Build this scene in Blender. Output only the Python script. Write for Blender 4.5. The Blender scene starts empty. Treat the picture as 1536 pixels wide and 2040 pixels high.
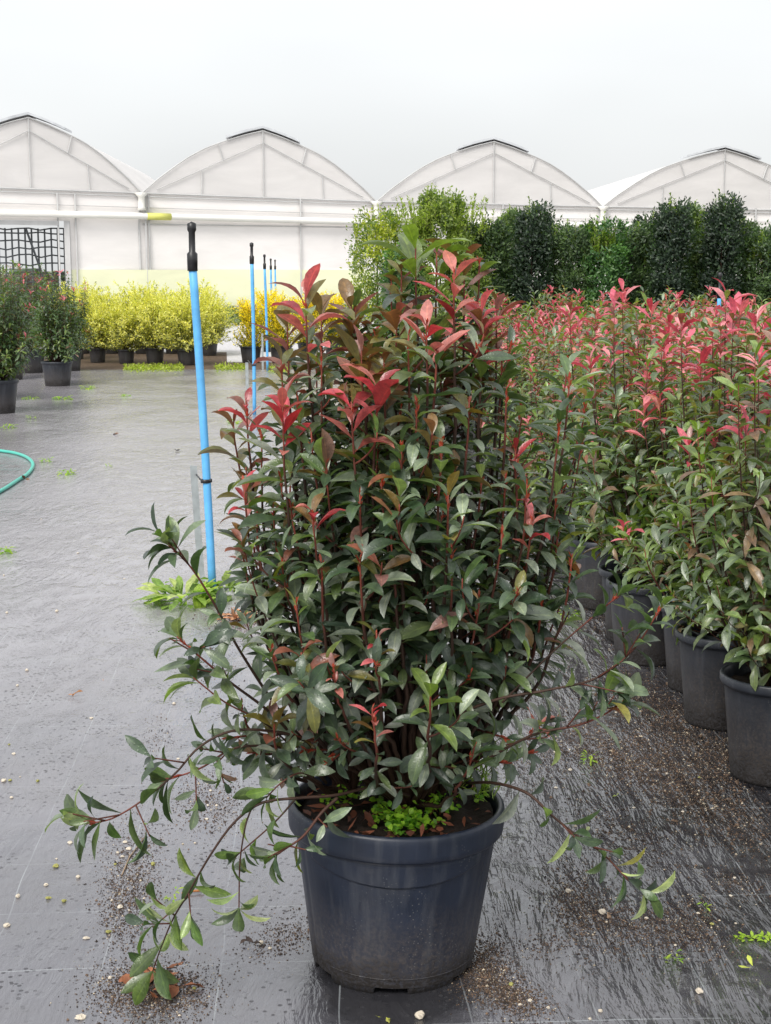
import bpy, math, random
import numpy as np
from math import radians as R, pi, sin, cos, tan, atan, sqrt
from mathutils import Vector

sc = bpy.context.scene
C = sc.collection
# ------------------------------------------------------------------ camera
PITCH = R(9.09); F = 3000.0; CAMH = 1.56; CX = 768.0; CY = 1020.0
cam_d = bpy.data.cameras.new("camera"); cam = bpy.data.objects.new("camera", cam_d); C.objects.link(cam)
cam.location = (0, 0, CAMH); cam.rotation_euler = (pi/2 - PITCH, 0, 0)
cam_d.sensor_fit = 'VERTICAL'; cam_d.sensor_height = 36.0; cam_d.sensor_width = 36.0
cam_d.lens = 36.0*F/2040.0; cam_d.clip_start = 0.05; cam_d.clip_end = 1000
sc.camera = cam
# ------------------------------------------------------------------ world, sun, exposure
SUN_EL, SUN_ROT = R(48), R(200)
w = bpy.data.worlds.new("World"); sc.world = w; w.use_nodes = True
nt = w.node_tree; nt.nodes.clear()
def wn(t, **k):
    n = nt.nodes.new(t)
    for a, b in k.items(): setattr(n, a, b)
    return n
sky = wn('ShaderNodeTexSky', sky_type='NISHITA'); sky.sun_disc = False
sky.sun_elevation = SUN_EL; sky.sun_rotation = SUN_ROT; sky.air_density = 1.0; sky.dust_density = 4.0; sky.ozone_density = 1.0
hs = wn('ShaderNodeHueSaturation'); hs.inputs['Saturation'].default_value = 0.25
nt.links.new(sky.outputs[0], hs.inputs['Color'])
bg1 = wn('ShaderNodeBackground'); bg1.inputs[1].default_value = 0.05
nt.links.new(hs.outputs[0], bg1.inputs[0])
# overcast cloud layer
tc = wn('ShaderNodeTexCoord'); sep = wn('ShaderNodeSeparateXYZ'); nt.links.new(tc.outputs['Generated'], sep.inputs[0])
mp = wn('ShaderNodeMapping'); mp.inputs['Scale'].default_value = (1.6, 1.6, 5.0); nt.links.new(tc.outputs['Generated'], mp.inputs[0])
nz = wn('ShaderNodeTexNoise'); nz.inputs['Scale'].default_value = 1.7; nz.inputs['Detail'].default_value = 3; nz.inputs['Roughness'].default_value = .45
nt.links.new(mp.outputs[0], nz.inputs['Vector'])
rp = wn('ShaderNodeValToRGB'); rp.color_ramp.elements[0].position = 0.0; rp.color_ramp.elements[0].color = (.80, .815, .82, 1)
rp.color_ramp.elements[1].position = .22; rp.color_ramp.elements[1].color = (.86, .88, .885, 1)
e = rp.color_ramp.elements.new(1.0); e.color = (1.02, 1.03, 1.02, 1)
nt.links.new(sep.outputs[2], rp.inputs[0])
mr = wn('ShaderNodeMapRange'); mr.inputs[1].default_value = .3; mr.inputs[2].default_value = .7; mr.inputs[3].default_value = .90; mr.inputs[4].default_value = 1.05
nt.links.new(nz.outputs[0], mr.inputs[0])
mul = wn('ShaderNodeMix', data_type='RGBA', blend_type='MULTIPLY'); mul.inputs[0].default_value = 1
nt.links.new(rp.outputs[0], mul.inputs[6]); nt.links.new(mr.outputs[0], mul.inputs[7])
bg2 = wn('ShaderNodeBackground'); bg2.inputs[1].default_value = 0.66
nt.links.new(mul.outputs[2], bg2.inputs[0])
ad = wn('ShaderNodeAddShader'); nt.links.new(bg1.outputs[0], ad.inputs[0]); nt.links.new(bg2.outputs[0], ad.inputs[1])
ow = wn('ShaderNodeOutputWorld'); nt.links.new(ad.outputs[0], ow.inputs[0])
sd = bpy.data.lights.new("sun", 'SUN'); sd.energy = 2.0; sd.angle = R(25); sd.color = (1, .96, .9)
sun = bpy.data.objects.new("sun", sd); C.objects.link(sun)
# sun behind the camera, high, slightly to the left
sdir = Vector((-.42, -.72, tan(R(48))*.83)).normalized()
sun.rotation_euler = sdir.to_track_quat('Z', 'Y').to_euler(); sun.location = (0, 0, 30)
sc.view_settings.view_transform = 'Standard'; sc.view_settings.look = 'None'; sc.view_settings.gamma = 1
sc.view_settings.exposure = 0.42
sc.cycles.max_bounces = 7; sc.cycles.diffuse_bounces = 3; sc.cycles.glossy_bounces = 3; sc.cycles.transmission_bounces = 4
sc.cycles.transparent_max_bounces = 8; sc.cycles.use_denoising = True

# ------------------------------------------------------------------ picture helpers
_fw = np.array([0, cos(PITCH), -sin(PITCH)]); _up = np.array([0, sin(PITCH), cos(PITCH)]); _rt = np.array([1., 0, 0])
def ray(px, py): return _rt*((px-CX)/F) + _up*(-(py-CY)/F) + _fw
def at(px, py, Y):
    d = ray(px, py); return np.array([0, 0, CAMH]) + d*(Y/d[1])
def gp(px, py, z=0.0):
    d = ray(px, py); return np.array([0, 0, CAMH]) + d*((z-CAMH)/d[2])
def proj(p):
    q = np.asarray(p)-[0, 0, CAMH]; z = q@_fw; return CX+F*(q@_rt)/z, CY-F*(q@_up)/z
def nrm(v): return v/np.maximum(np.linalg.norm(v, axis=-1, keepdims=True), 1e-9)

# ------------------------------------------------------------------ object helpers
def tag(o, label=None, cat=None, group=None, kind=None):
    if label: o['label'] = label
    if cat: o['category'] = cat
    if group: o['group'] = group
    if kind: o['kind'] = kind
    return o
def empty(name, loc, label, cat, group=None, rz=0):
    o = bpy.data.objects.new(name, None); C.objects.link(o); o.location = [float(v) for v in loc]; o.rotation_euler = (0, 0, rz)
    o.empty_display_size = .1
    return tag(o, label, cat, group)
def link(name, me, parent=None):
    o = bpy.data.objects.new(name, me); C.objects.link(o)
    if parent is not None: o.parent = parent
    return o
class MB:
    def __init__(s): s.V = []; s.F = []; s.c = []; s.n = 0; s.uv = []; s.mi = []
    def add(s, V, Fs, col=(1, 1, 1), uv=None, mi=0):
        V = np.asarray(V, float).reshape(-1, 3); k = len(V)
        s.V.append(V)
        for f in Fs: s.F.append([int(i)+s.n for i in f]); s.mi.append(mi)
        col = np.asarray(col, float)
        s.c.append(np.tile(col, (k, 1)) if col.ndim == 1 else col)
        s.uv.append(np.zeros((k, 3)) if uv is None else uv)
        s.n += k
    def mesh(s, name, mats, smooth=False):
        V = np.concatenate(s.V); me = bpy.data.meshes.new(name)
        me.vertices.add(len(V)); me.vertices.foreach_set('co', V.ravel())
        tot = np.array([len(f) for f in s.F]); flat = np.concatenate([np.array(f) for f in s.F])
        me.loops.add(len(flat)); me.loops.foreach_set('vertex_index', flat)
        me.polygons.add(len(tot)); me.polygons.foreach_set('loop_start', np.concatenate([[0], np.cumsum(tot)[:-1]]))
        me.polygons.foreach_set('loop_total', tot)
        me.update(calc_edges=True)
        a = me.attributes.new('col', 'FLOAT_COLOR', 'POINT'); cc = np.concatenate(s.c)
        a.data.foreach_set('color', np.concatenate([cc, np.ones((len(cc), 1))], 1).ravel())
        a = me.attributes.new('luv', 'FLOAT_VECTOR', 'POINT'); a.data.foreach_set('vector', np.concatenate(s.uv).ravel())
        if not isinstance(mats, (list, tuple)): mats = [mats]
        for m in mats: me.materials.append(m)
        me.polygons.foreach_set('material_index', s.mi)
        me.polygons.foreach_set('use_smooth', [bool(smooth)]*len(tot))
        me.validate(); return me
    def build(s, name, mats, parent=None, smooth=False): return link(name, s.mesh(name, mats, smooth), parent)
    # shapes
    def box(s, c, d, rz=0, col=(1, 1, 1), mi=0):
        c = np.array(c, float); hx, hy, hz = np.array(d)/2
        P = np.array([[x, y, z] for z in (-hz, hz) for y in (-hy, hy) for x in (-hx, hx)])
        ca, sa = cos(rz), sin(rz); P = np.stack([P[:, 0]*ca-P[:, 1]*sa, P[:, 0]*sa+P[:, 1]*ca, P[:, 2]], 1)+c
        s.add(P, [(0, 2, 3, 1), (4, 5, 7, 6), (0, 1, 5, 4), (2, 6, 7, 3), (0, 4, 6, 2), (1, 3, 7, 5)], col, mi=mi)
    def tube(s, pts, rad, k=6, col=(1, 1, 1), cap=True, mi=0):
        P = np.asarray(pts, float); n = len(P); rad = np.broadcast_to(np.asarray(rad, float), (n,))
        T = nrm(np.gradient(P, axis=0)); ref = np.array([0, 0, 1.]) if abs(T[0, 2]) < .9 else np.array([1., 0, 0])
        V = []; U = None
        for i in range(n):
            if U is None: U = nrm(np.cross(T[i], ref))
            else: U = nrm(U - T[i]*np.dot(U, T[i]))
            W = np.cross(T[i], U); a = np.arange(k)*2*pi/k
            V.append(P[i] + rad[i]*(np.cos(a)[:, None]*U + np.sin(a)[:, None]*W))
        V = np.concatenate(V); Fs = []
        for i in range(n-1):
            for j in range(k):
                b = (j+1) % k; Fs.append((i*k+j, i*k+b, (i+1)*k+b, (i+1)*k+j))
        if cap: Fs.append(tuple(range(k))[::-1]); Fs.append(tuple(range((n-1)*k, n*k)))
        col = np.asarray(col, float)
        if col.ndim == 2: col = np.repeat(col, k, 0)
        s.add(V, Fs, col, mi=mi)
    def lathe(s, prof, k=32, c=(0, 0, 0), col=(1, 1, 1), fn=None, mi=0):
        V = []
        for (r, z) in prof:
            for j in range(k):
                a = 2*pi*j/k; rr = r if fn is None else fn(r, z, a)
                V.append((c[0]+rr*cos(a), c[1]+rr*sin(a), c[2]+z))
        Fs = []
        for i in range(len(prof)-1):
            for j in range(k):
                b = (j+1) % k; Fs.append((i*k+j, i*k+b, (i+1)*k+b, (i+1)*k+j))
        s.add(V, Fs, col, mi=mi)
# vectorised leaves ------------------------------------------------
def leaf_template(n, prof='ell'):
    t = np.linspace(0, 1, n+1)
    if prof == 'ell': w = np.interp(t, [0, .07, .2, .4, .6, .8, .93, 1], [.03, .06, .42, .86, 1., .74, .32, .02])
    elif prof == 'ob': w = np.interp(t, [0, .1, .4, .7, .88, 1], [.04, .15, .7, 1., .8, .1])
    elif prof == 'round': w = np.interp(t, [0, .1, .3, .55, .85, 1], [.1, .5, .95, 1., .7, .15])
    else: w = np.interp(t, [0, .3, .6, 1], [.5, 1, .8, .05])
    return t, w
class Leaves:
    def __init__(s): s.b = []; s.d = []; s.n = []; s.p = []; s.c = []
    def add(s, b, d, n, L, W, curl, fold, col): s.b.append(b); s.d.append(d); s.n.append(n); s.p.append((L, W, curl, fold)); s.c.append(col)
    def into(s, mb, seg=5, prof='ell', rng=None, wave=.0):
        if not s.b: return
        rng = rng or np.random.default_rng(1)
        B = np.array(s.b, float); D = nrm(np.array(s.d, float)); N = np.array(s.n, float); N = N - (N*D).sum(1, keepdims=True)*D; N = nrm(N)
        P = np.array(s.p, float); L, W, cu, fo = P.T; Cc = np.array(s.c, float); m = len(B)
        S = np.cross(N, D); t, w = leaf_template(seg, prof)
        th = cu[:, None]*(t[None]**1.3); dt = 1.0/seg
        x = np.concatenate([np.zeros((m, 1)), np.cumsum(np.cos(th[:, 1:])*dt, 1)], 1); z = -np.concatenate([np.zeros((m, 1)), np.cumsum(np.sin(th[:, 1:])*dt, 1)], 1)
        mid = B[:, None] + D[:, None]*(L[:, None]*x)[..., None] + N[:, None]*(L[:, None]*z)[..., None]
        nl = D[:, None]*np.sin(th)[..., None] + N[:, None]*np.cos(th)[..., None]
        hw = (W/2)[:, None]*w[None]
        ph = rng.uniform(0, 6.28, (m, 1)); wv = wave*W[:, None]*np.sin(t[None]*9+ph)*w[None]; wv2 = wave*W[:, None]*np.sin(t[None]*8+ph*1.7+2)*w[None]
        lift = fo[:, None]*hw
        a = mid + S[:, None]*hw[..., None] + nl*(lift+wv)[..., None]
        b = mid - S[:, None]*hw[..., None] + nl*(lift+wv2)[..., None]
        V = np.stack([a, mid, b], 2).reshape(m, -1, 3)
        k = 3*(seg+1); Fq = []
        for i in range(seg): Fq += [(3*i, 3*i+1, 3*i+4, 3*i+3), (3*i+1, 3*i+2, 3*i+5, 3*i+4)]
        Fq = np.array(Fq)
        Fa = (Fq[None]+(np.arange(m)*k)[:, None, None]).reshape(-1, 4)
        rn = rng.random((m, 1, 1)); tu = np.zeros((m, seg+1, 3, 3)); tu[..., 0] = np.array([-1, 0, 1])[None, None]; tu[..., 1] = t[None, :, None]; tu[..., 2] = rn
        col = np.repeat(Cc[:, None], k, 1).reshape(-1, 3)
        mb.add(V.reshape(-1, 3), Fa.tolist(), col, tu.reshape(-1, 3))

# ------------------------------------------------------------------ materials
def mat(name):
    m = bpy.data.materials.new(name); m.use_nodes = True; t = m.node_tree
    return m, t, t.nodes['Principled BSDF'], t.nodes['Material Output']
def nd(t, ty, ins=None, **k):
    n = t.nodes.new(ty)
    for a, b in k.items(): setattr(n, a, b)
    for a, b in (ins or {}).items():
        if hasattr(b, 'node'): t.links.new(b, n.inputs[a])
        else: n.inputs[a].default_value = b
    return n
def ln(t, a, b): t.links.new(a, b)
def mixc(t, fac, a, b, mode='MIX'):
    n = t.nodes.new('ShaderNodeMix'); n.data_type = 'RGBA'; n.blend_type = mode
    for i, v in ((0, fac), (6, a), (7, b)):
        if hasattr(v, 'node'): t.links.new(v, n.inputs[i])
        elif i and len(v) == 3: n.inputs[i].default_value = (*v, 1)
        else: n.inputs[i].default_value = v
    return n.outputs[2]
def math_(t, op, a, b=None, c=None, clamp=False):
    n = t.nodes.new('ShaderNodeMath'); n.operation = op; n.use_clamp = clamp
    for i, v in enumerate((a, b, c)):
        if v is None: continue
        if hasattr(v, 'node'): t.links.new(v, n.inputs[i])
        else: n.inputs[i].default_value = v
    return n.outputs[0]
def noise(t, vec, scale, detail=4, rough=.55, dist=0):
    n = nd(t, 'ShaderNodeTexNoise', {'Scale': scale, 'Detail': detail, 'Roughness': rough, 'Distortion': dist})
    if vec is not None: ln(t, vec, n.inputs['Vector'])
    return n.outputs[0]
def ramp(t, fac, stops):
    n = t.nodes.new('ShaderNodeValToRGB'); ln(t, fac, n.inputs[0]); cr = n.color_ramp
    cr.elements[0].position, cr.elements[0].color = stops[0][0], (*stops[0][1], 1)
    cr.elements[1].position, cr.elements[1].color = stops[-1][0], (*stops[-1][1], 1)
    for p, c in stops[1:-1]: e = cr.elements.new(p); e.color = (*c, 1)
    return n.outputs[0]
def mrange(t, v, a, b, c=0., d=1.):
    n = nd(t, 'ShaderNodeMapRange', {1: a, 2: b, 3: c, 4: d}); ln(t, v, n.inputs[0]); return n.outputs[0]

def leaf_material(name, rough=.33, trans=.25, vein=.5, gloss=.5, drops=.35, tcol=(1.7, 2.0, .9), tint=None, back=(1.25, 1.3, 1.15)):
    m, t, b, out = mat(name)
    at_ = nd(t, 'ShaderNodeAttribute', attribute_name='col'); lu = nd(t, 'ShaderNodeAttribute', attribute_name='luv')
    s = nd(t, 'ShaderNodeSeparateXYZ'); ln(t, lu.outputs['Vector'], s.inputs[0])
    co = nd(t, 'ShaderNodeTexCoord').outputs['Object']
    col = at_.outputs['Color']
    n1 = noise(t, co, 60, 3); col = mixc(t, 1, col, ramp(t, n1, [(.25, (.62, .64, .62)), (.75, (1.42, 1.38, 1.3))]), 'MULTIPLY')
    if vein:
        au = math_(t, 'ABSOLUTE', s.outputs[0])
        rib = math_(t, 'LESS_THAN', au, .10)
        vv = math_(t, 'SUBTRACT', math_(t, 'MULTIPLY', s.outputs[1], 9.0), math_(t, 'MULTIPLY', au, 1.6))
        sv = math_(t, 'GREATER_THAN', math_(t, 'SINE', math_(t, 'MULTIPLY', vv, 6.28)), .86)
        vf = math_(t, 'MAXIMUM', math_(t, 'MULTIPLY', rib, vein), math_(t, 'MULTIPLY', sv, vein*.35))
        col = mixc(t, vf, col, mixc(t, 1, col, (1.9, 1.8, 1.4), 'MULTIPLY'))
    gm = nd(t, 'ShaderNodeNewGeometry')
    colb = mixc(t, 1, col, back, 'MULTIPLY')
    col = mixc(t, gm.outputs['Backfacing'], col, colb)
    ln(t, col, b.inputs['Base Color'])
    b.inputs['Specular IOR Level'].default_value = gloss
    dn = nd(t, 'ShaderNodeTexVoronoi', {'Scale': 160.0}); ln(t, co, dn.inputs['Vector'])
    dr = ramp(t, dn.outputs['Distance'], [(.15, (1, 1, 1)), (.38, (0, 0, 0))])
    nb = noise(t, co, 45, 3)
    h = math_(t, 'ADD', math_(t, 'MULTIPLY', dr, drops), math_(t, 'MULTIPLY', nb, 1.2))
    bp = nd(t, 'ShaderNodeBump', {'Strength': .5, 'Distance': .0022}); ln(t, h, bp.inputs['Height']); ln(t, bp.outputs[0], b.inputs['Normal'])
    rr = math_(t, 'ADD', math_(t, 'MULTIPLY', nb, .25), rough-.12); ln(t, rr, b.inputs['Roughness'])
    if trans:
        tr = nd(t, 'ShaderNodeBsdfTranslucent'); ln(t, mixc(t, 1, col, tcol, 'MULTIPLY'), tr.inputs[0])
        mx = nd(t, 'ShaderNodeMixShader', {0: trans}); ln(t, b.outputs[0], mx.inputs[1]); ln(t, tr.outputs[0], mx.inputs[2]); ln(t, mx.outputs[0], out.inputs[0])
    return m
def simple(name, col, rough=.5, spec=.5, var=.15, scale=8, metal=0, bump=0, usecol=False, bscale=30):
    m, t, b, out = mat(name)
    co = nd(t, 'ShaderNodeTexCoord').outputs['Object']
    n = noise(t, co, scale, 5, .6)
    base = nd(t, 'ShaderNodeAttribute', attribute_name='col').outputs['Color'] if usecol else None
    r = ramp(t, n, [(.25, (1-var,)*3), (.75, (1+var,)*3)])
    c = mixc(t, 1, base if usecol else col, r, 'MULTIPLY'); ln(t, c, b.inputs['Base Color'])
    ln(t, mrange(t, n, .2, .8, rough*.8, min(1, rough*1.2)), b.inputs['Roughness'])
    b.inputs['Metallic'].default_value = metal; b.inputs['Specular IOR Level'].default_value = spec
    if bump:
        bp = nd(t, 'ShaderNodeBump', {'Strength': .6, 'Distance': bump}); ln(t, noise(t, co, bscale, 4), bp.inputs['Height']); ln(t, bp.outputs[0], b.inputs['Normal'])
    return m

AX = R(-3.5)      # direction in which the cloth strips run away from the camera
def cloth_material():
    m, t, b, out = mat('wet_ground_cloth')
    co = nd(t, 'ShaderNodeTexCoord').outputs['Object']
    p0 = gp(200, 1930)
    mp = nd(t, 'ShaderNodeMapping', {'Location': (0, 0, 0), 'Rotation': (0, 0, -AX*-1 if False else AX*-1)}); mp.vector_type = 'POINT'
    mp.inputs['Rotation'].default_value = (0, 0, AX); ln(t, co, mp.inputs[0])
    v = mp.outputs[0]
    # wobble
    wob = nd(t, 'ShaderNodeTexNoise', {'Scale': 1.3, 'Detail': 2}); ln(t, v, wob.inputs['Vector'])
    vw = nd(t, 'ShaderNodeVectorMath', operation='MULTIPLY_ADD'); ln(t, wob.outputs['Color'], vw.inputs[0]); vw.inputs[1].default_value = (.05, .05, 0); ln(t, v, vw.inputs[2])
    s = nd(t, 'ShaderNodeSeparateXYZ'); ln(t, vw.outputs[0], s.inputs[0])
    ca, sa = cos(AX), sin(AX); ox = p0[0]*ca - p0[1]*sa; oy = p0[0]*sa + p0[1]*ca
    def lines(x, off, per, wd):
        f = math_(t, 'FRACT', math_(t, 'DIVIDE', math_(t, 'SUBTRACT', x, off-per*40), per))
        return math_(t, 'LESS_THAN', f, wd/per)
    lx = lines(s.outputs[0], ox+.025, .268, .0035); ly = lines(s.outputs[1], oy+.025, .31, .0040)
    brk = noise(t, v, 3.0, 3); lm = math_(t, 'MULTIPLY', math_(t, 'MAXIMUM', lx, ly), mrange(t, brk, .38, .62, .05, .45))
    # dirt film
    d1 = noise(t, v, 1.1, 6, .65, .4); d2 = noise(t, v, 14, 5, .7)
    dirt = math_(t, 'MULTIPLY', ramp(t, d1, [(.42, (0, 0, 0)), (.68, (1, 1, 1))]), ramp(t, d2, [(.35, (.2,)*3), (.7, (1,)*3)]))
    so = nd(t, 'ShaderNodeSeparateXYZ'); ln(t, co, so.inputs[0])
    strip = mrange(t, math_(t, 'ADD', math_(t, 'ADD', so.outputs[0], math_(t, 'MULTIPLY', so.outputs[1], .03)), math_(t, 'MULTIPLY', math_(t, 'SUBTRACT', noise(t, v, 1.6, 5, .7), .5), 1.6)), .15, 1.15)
    base = mixc(t, strip, (.124, .122, .142), (.013, .013, .016))  # darker to the right: wet black cloth plus the plants' dark reflection painted in
    # cloth paler with distance: grazing sky reflection painted into base colour, ragged edge
    far_sheen = mrange(t, math_(t, 'ADD', so.outputs[1], math_(t, 'MULTIPLY', math_(t, 'SUBTRACT', noise(t, v, .9, 6, .7), .5), 5.)), 3.4, 7.5)
    base = mixc(t, math_(t, 'MULTIPLY', far_sheen, math_(t, 'SUBTRACT', 1.0, math_(t, 'MULTIPLY', strip, .8))), base, (.275, .262, .285))
    base = mixc(t, math_(t, 'MULTIPLY', dirt, .35), base, (.12, .112, .105))
    # the big pot's dark reflection painted round its base, together with wet stain
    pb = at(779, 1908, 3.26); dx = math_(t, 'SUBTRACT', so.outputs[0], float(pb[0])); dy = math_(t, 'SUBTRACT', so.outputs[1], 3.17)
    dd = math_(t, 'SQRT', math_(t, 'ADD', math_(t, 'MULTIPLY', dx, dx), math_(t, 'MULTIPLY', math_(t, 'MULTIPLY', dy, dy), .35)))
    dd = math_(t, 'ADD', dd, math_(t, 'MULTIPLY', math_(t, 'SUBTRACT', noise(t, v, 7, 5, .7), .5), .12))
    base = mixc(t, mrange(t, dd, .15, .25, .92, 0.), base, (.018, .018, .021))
    sp = nd(t, 'ShaderNodeTexVoronoi', {'Scale': 46.0}); ln(t, v, sp.inputs['Vector'])
    spk = math_(t, 'MULTIPLY', math_(t, 'LESS_THAN', sp.outputs['Distance'], .24), mrange(t, noise(t, v, 3.5, 4), .40, .56, 0., 1.))
    base = mixc(t, math_(t, 'MULTIPLY', spk, .6), base, (.045, .044, .048))
    base = mixc(t, lm, base, (.38, .41, .43))
    ln(t, base, b.inputs['Base Color'])
    # wetness -> roughness
    wet = noise(t, v, .9, 5, .6, .6)
    r = mrange(t, wet, .35, .65, .08, .22); r = math_(t, 'ADD', r, math_(t, 'MULTIPLY', dirt, .15)); r = math_(t, 'ADD', r, math_(t, 'MULTIPLY', spk, .35))
    ln(t, r, b.inputs['Roughness']); b.inputs['Specular IOR Level'].default_value = .5
    ln(t, mrange(t, spk, 0, 1, 1., .2), b.inputs['Specular IOR Level']); b.inputs['IOR'].default_value = 1.62
    # wrinkles along the strips, strongest on the right
    m2 = nd(t, 'ShaderNodeMapping'); m2.inputs['Scale'].default_value = (7.0, 1.35, 1); m2.inputs['Rotation'].default_value = (0, 0, R(9)); ln(t, co, m2.inputs[0])
    w1 = noise(t, m2.outputs[0], 1.0, 5, .6, .35); rid = math_(t, 'SUBTRACT', 1.0, math_(t, 'ABSOLUTE', math_(t, 'MULTIPLY', math_(t, 'SUBTRACT', w1, .5), 5.0)), clamp=True)
    m3 = nd(t, 'ShaderNodeMapping'); m3.inputs['Scale'].default_value = (7.0, 3.0, 1); m3.inputs['Rotation'].default_value = (0, 0, R(30)); ln(t, co, m3.inputs[0])
    w2 = noise(t, m3.outputs[0], 1.6, 5, .62, .8); rid2 = math_(t, 'SUBTRACT', 1.0, math_(t, 'ABSOLUTE', math_(t, 'MULTIPLY', math_(t, 'SUBTRACT', w2, .5), 6.0)), clamp=True)
    right = math_(t, 'MULTIPLY', mrange(t, so.outputs[0], .05, .8, .12, 1.0), mrange(t, noise(t, v, 2.6, 3), .32, .52, .2, 1.))
    h = math_(t, 'ADD', math_(t, 'MULTIPLY', math_(t, 'MULTIPLY', rid, right), 5.5), math_(t, 'MULTIPLY', rid2, .42))
    fine = noise(t, v, 55, 3, .6)
    h = math_(t, 'ADD', h, math_(t, 'MULTIPLY', fine, .03))
    h = math_(t, 'ADD', h, math_(t, 'MULTIPLY', noise(t, v, 4, 3), .35))
    bp = nd(t, 'ShaderNodeBump', {'Strength': .8, 'Distance': .006}); ln(t, h, bp.inputs['Height']); ln(t, bp.outputs[0], b.inputs['Normal'])
    return m

def pot_material(name='pot_plastic', base=(.020, .026, .042), dirtz=.07, H=.385):
    m, t, b, out = mat(name)
    co = nd(t, 'ShaderNodeTexCoord').outputs['Object']
    s = nd(t, 'ShaderNodeSeparateXYZ'); ln(t, co, s.inputs[0])
    n = noise(t, co, 9, 5, .65)
    m2 = nd(t, 'ShaderNodeMapping'); m2.inputs['Scale'].default_value = (30, 30, 2.5); ln(t, co, m2.inputs[0]); st = noise(t, m2.outputs[0], 1, 4)
    c = mixc(t, mrange(t, n, .35, .7, 0, .5), base, tuple(v*1.9 for v in base))
    c = mixc(t, mrange(t, st, .5, .72, 0, .6), c, (.062, .068, .082))
    dsp = nd(t, 'ShaderNodeTexVoronoi', {'Scale': 130.0}); ln(t, co, dsp.inputs['Vector']); c = mixc(t, math_(t, 'MULTIPLY', math_(t, 'LESS_THAN', dsp.outputs['Distance'], .20), mrange(t, noise(t, co, 7, 4), .5, .62, 0., .55)), c, (.16, .16, .16))
    z = math_(t, 'ADD', s.outputs[2], math_(t, 'MULTIPLY', math_(t, 'SUBTRACT', noise(t, co, 14, 6, .7), .5), dirtz*1.5))
    lo = mrange(t, z, dirtz*.35, dirtz*.9, 1., 0.)
    sz = noise(t, co, 120, 3); dirt = math_(t, 'MULTIPLY', lo, mrange(t, sz, .35, .55, .25, 1.))
    c = mixc(t, math_(t, 'MULTIPLY', mrange(t, z, dirtz*.5, dirtz*2.2, .55, 0.), mrange(t, sz, .4, .7, .3, 1.)), c, (.13, .105, .085))
    c = mixc(t, dirt, c, (.014, .011, .010))
    ln(t, c, b.inputs['Base Color'])
    ln(t, math_(t, 'ADD', mrange(t, n, .3, .7, .30, .52), math_(t, 'MULTIPLY', dirt, .4)), b.inputs['Roughness'])
    b.inputs['Specular IOR Level'].default_value = .45
    h = math_(t, 'ADD', math_(t, 'MULTIPLY', sz, math_(t, 'ADD', .15, dirt)), math_(t, 'MULTIPLY', st, .5))
    bp = nd(t, 'ShaderNodeBump', {'Strength': .5, 'Distance': .0025}); ln(t, h, bp.inputs['Height']); ln(t, bp.outputs[0], b.inputs['Normal'])
    return m

M = {}
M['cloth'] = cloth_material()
M['leaf'] = leaf_material('photinia_leaf', rough=.36, trans=.16, vein=.5, gloss=.85, back=(1.55, 1.6, .85))
M['redleaf'] = leaf_material('young_photinia_leaf', rough=.36, trans=.28, vein=.35, gloss=.95, tcol=(1.45, 1., 1.05), back=(1.1, 1.0, .95))
M['fleaf'] = leaf_material('small_leaf', rough=.42, trans=.25, vein=0, gloss=.45, drops=0)
M['yleaf'] = leaf_material('variegated_leaf', rough=.45, trans=.3, vein=0, gloss=.35, drops=0, back=(1, 1, 1))
M['weed'] = leaf_material('weed_leaf', rough=.42, trans=.3, vein=.3, gloss=.4, drops=0)
M['bark'] = simple('bark', (1, 1, 1), .6, .35, .3, 60, bump=.001, usecol=True, bscale=200)
M['pot'] = pot_material('pot_plastic', base=(.010, .015, .029), dirtz=.10)
M['pot2'] = pot_material('field_pot_plastic', base=(.017, .020, .027), dirtz=.13)
M['soil'] = simple('potting_soil', (.020, .013, .010), .8, .3, .6, 60, bump=.008, bscale=70)
M['grit'] = simple('soil_grit', (1, 1, 1), .75, .3, .35, 60, usecol=True)
M['stone'] = simple('pale_stone', (.55, .48, .38), .6, .4, .25, 90, bump=.002, usecol=True, bscale=150)
M['blue'] = simple('blue_pipe', (.12, .42, .78), .5, .4, .22, 9)
M['black'] = simple('black_plastic', (.015, .015, .017), .4, .5, .2, 30)
M['galv'] = simple('galvanised_steel', (.34, .37, .38), .5, .5, .2, 25, metal=.25)
M['vent'] = simple('ventilator_metal', (.60, .62, .65), .5, .5, .2, 3)
M['hose'] = simple('green_hose_rubber', (.07, .47, .38), .4, .5, .12, 10)
M['dead'] = simple('dead_leaf', (1, 1, 1), .7, .3, .3, 60, usecol=True)
M['white'] = simple('white_label', (.75, .76, .78), .5, .4, .03, 10)

def film_material(name, col, tr=.2, var=.09, fold=True):
    m, t, b, out = mat(name)
    co = nd(t, 'ShaderNodeTexCoord').outputs['Object']
    m2 = nd(t, 'ShaderNodeMapping'); m2.inputs['Scale'].default_value = (.35, .35, 1.2); ln(t, co, m2.inputs[0])
    n = noise(t, m2.outputs[0], 1.3, 5, .6, .5)
    c = mixc(t, 1, col, ramp(t, n, [(.3, (1-var,)*3), (.7, (1+var*.6,)*3)]), 'MULTIPLY')
    ln(t, c, b.inputs['Base Color']); b.inputs['Roughness'].default_value = .45; b.inputs['Specular IOR Level'].default_value = .4
    bp = nd(t, 'ShaderNodeBump', {'Strength': .2, 'Distance': .03}); ln(t, n, bp.inputs['Height']); ln(t, bp.outputs[0], b.inputs['Normal'])
    tl = nd(t, 'ShaderNodeBsdfTranslucent'); ln(t, c, tl.inputs[0])
    mx = nd(t, 'ShaderNodeMixShader', {0: tr}); ln(t, b.outputs[0], mx.inputs[1]); ln(t, tl.outputs[0], mx.inputs[2]); ln(t, mx.outputs[0], out.inputs[0])
    return m
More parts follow.
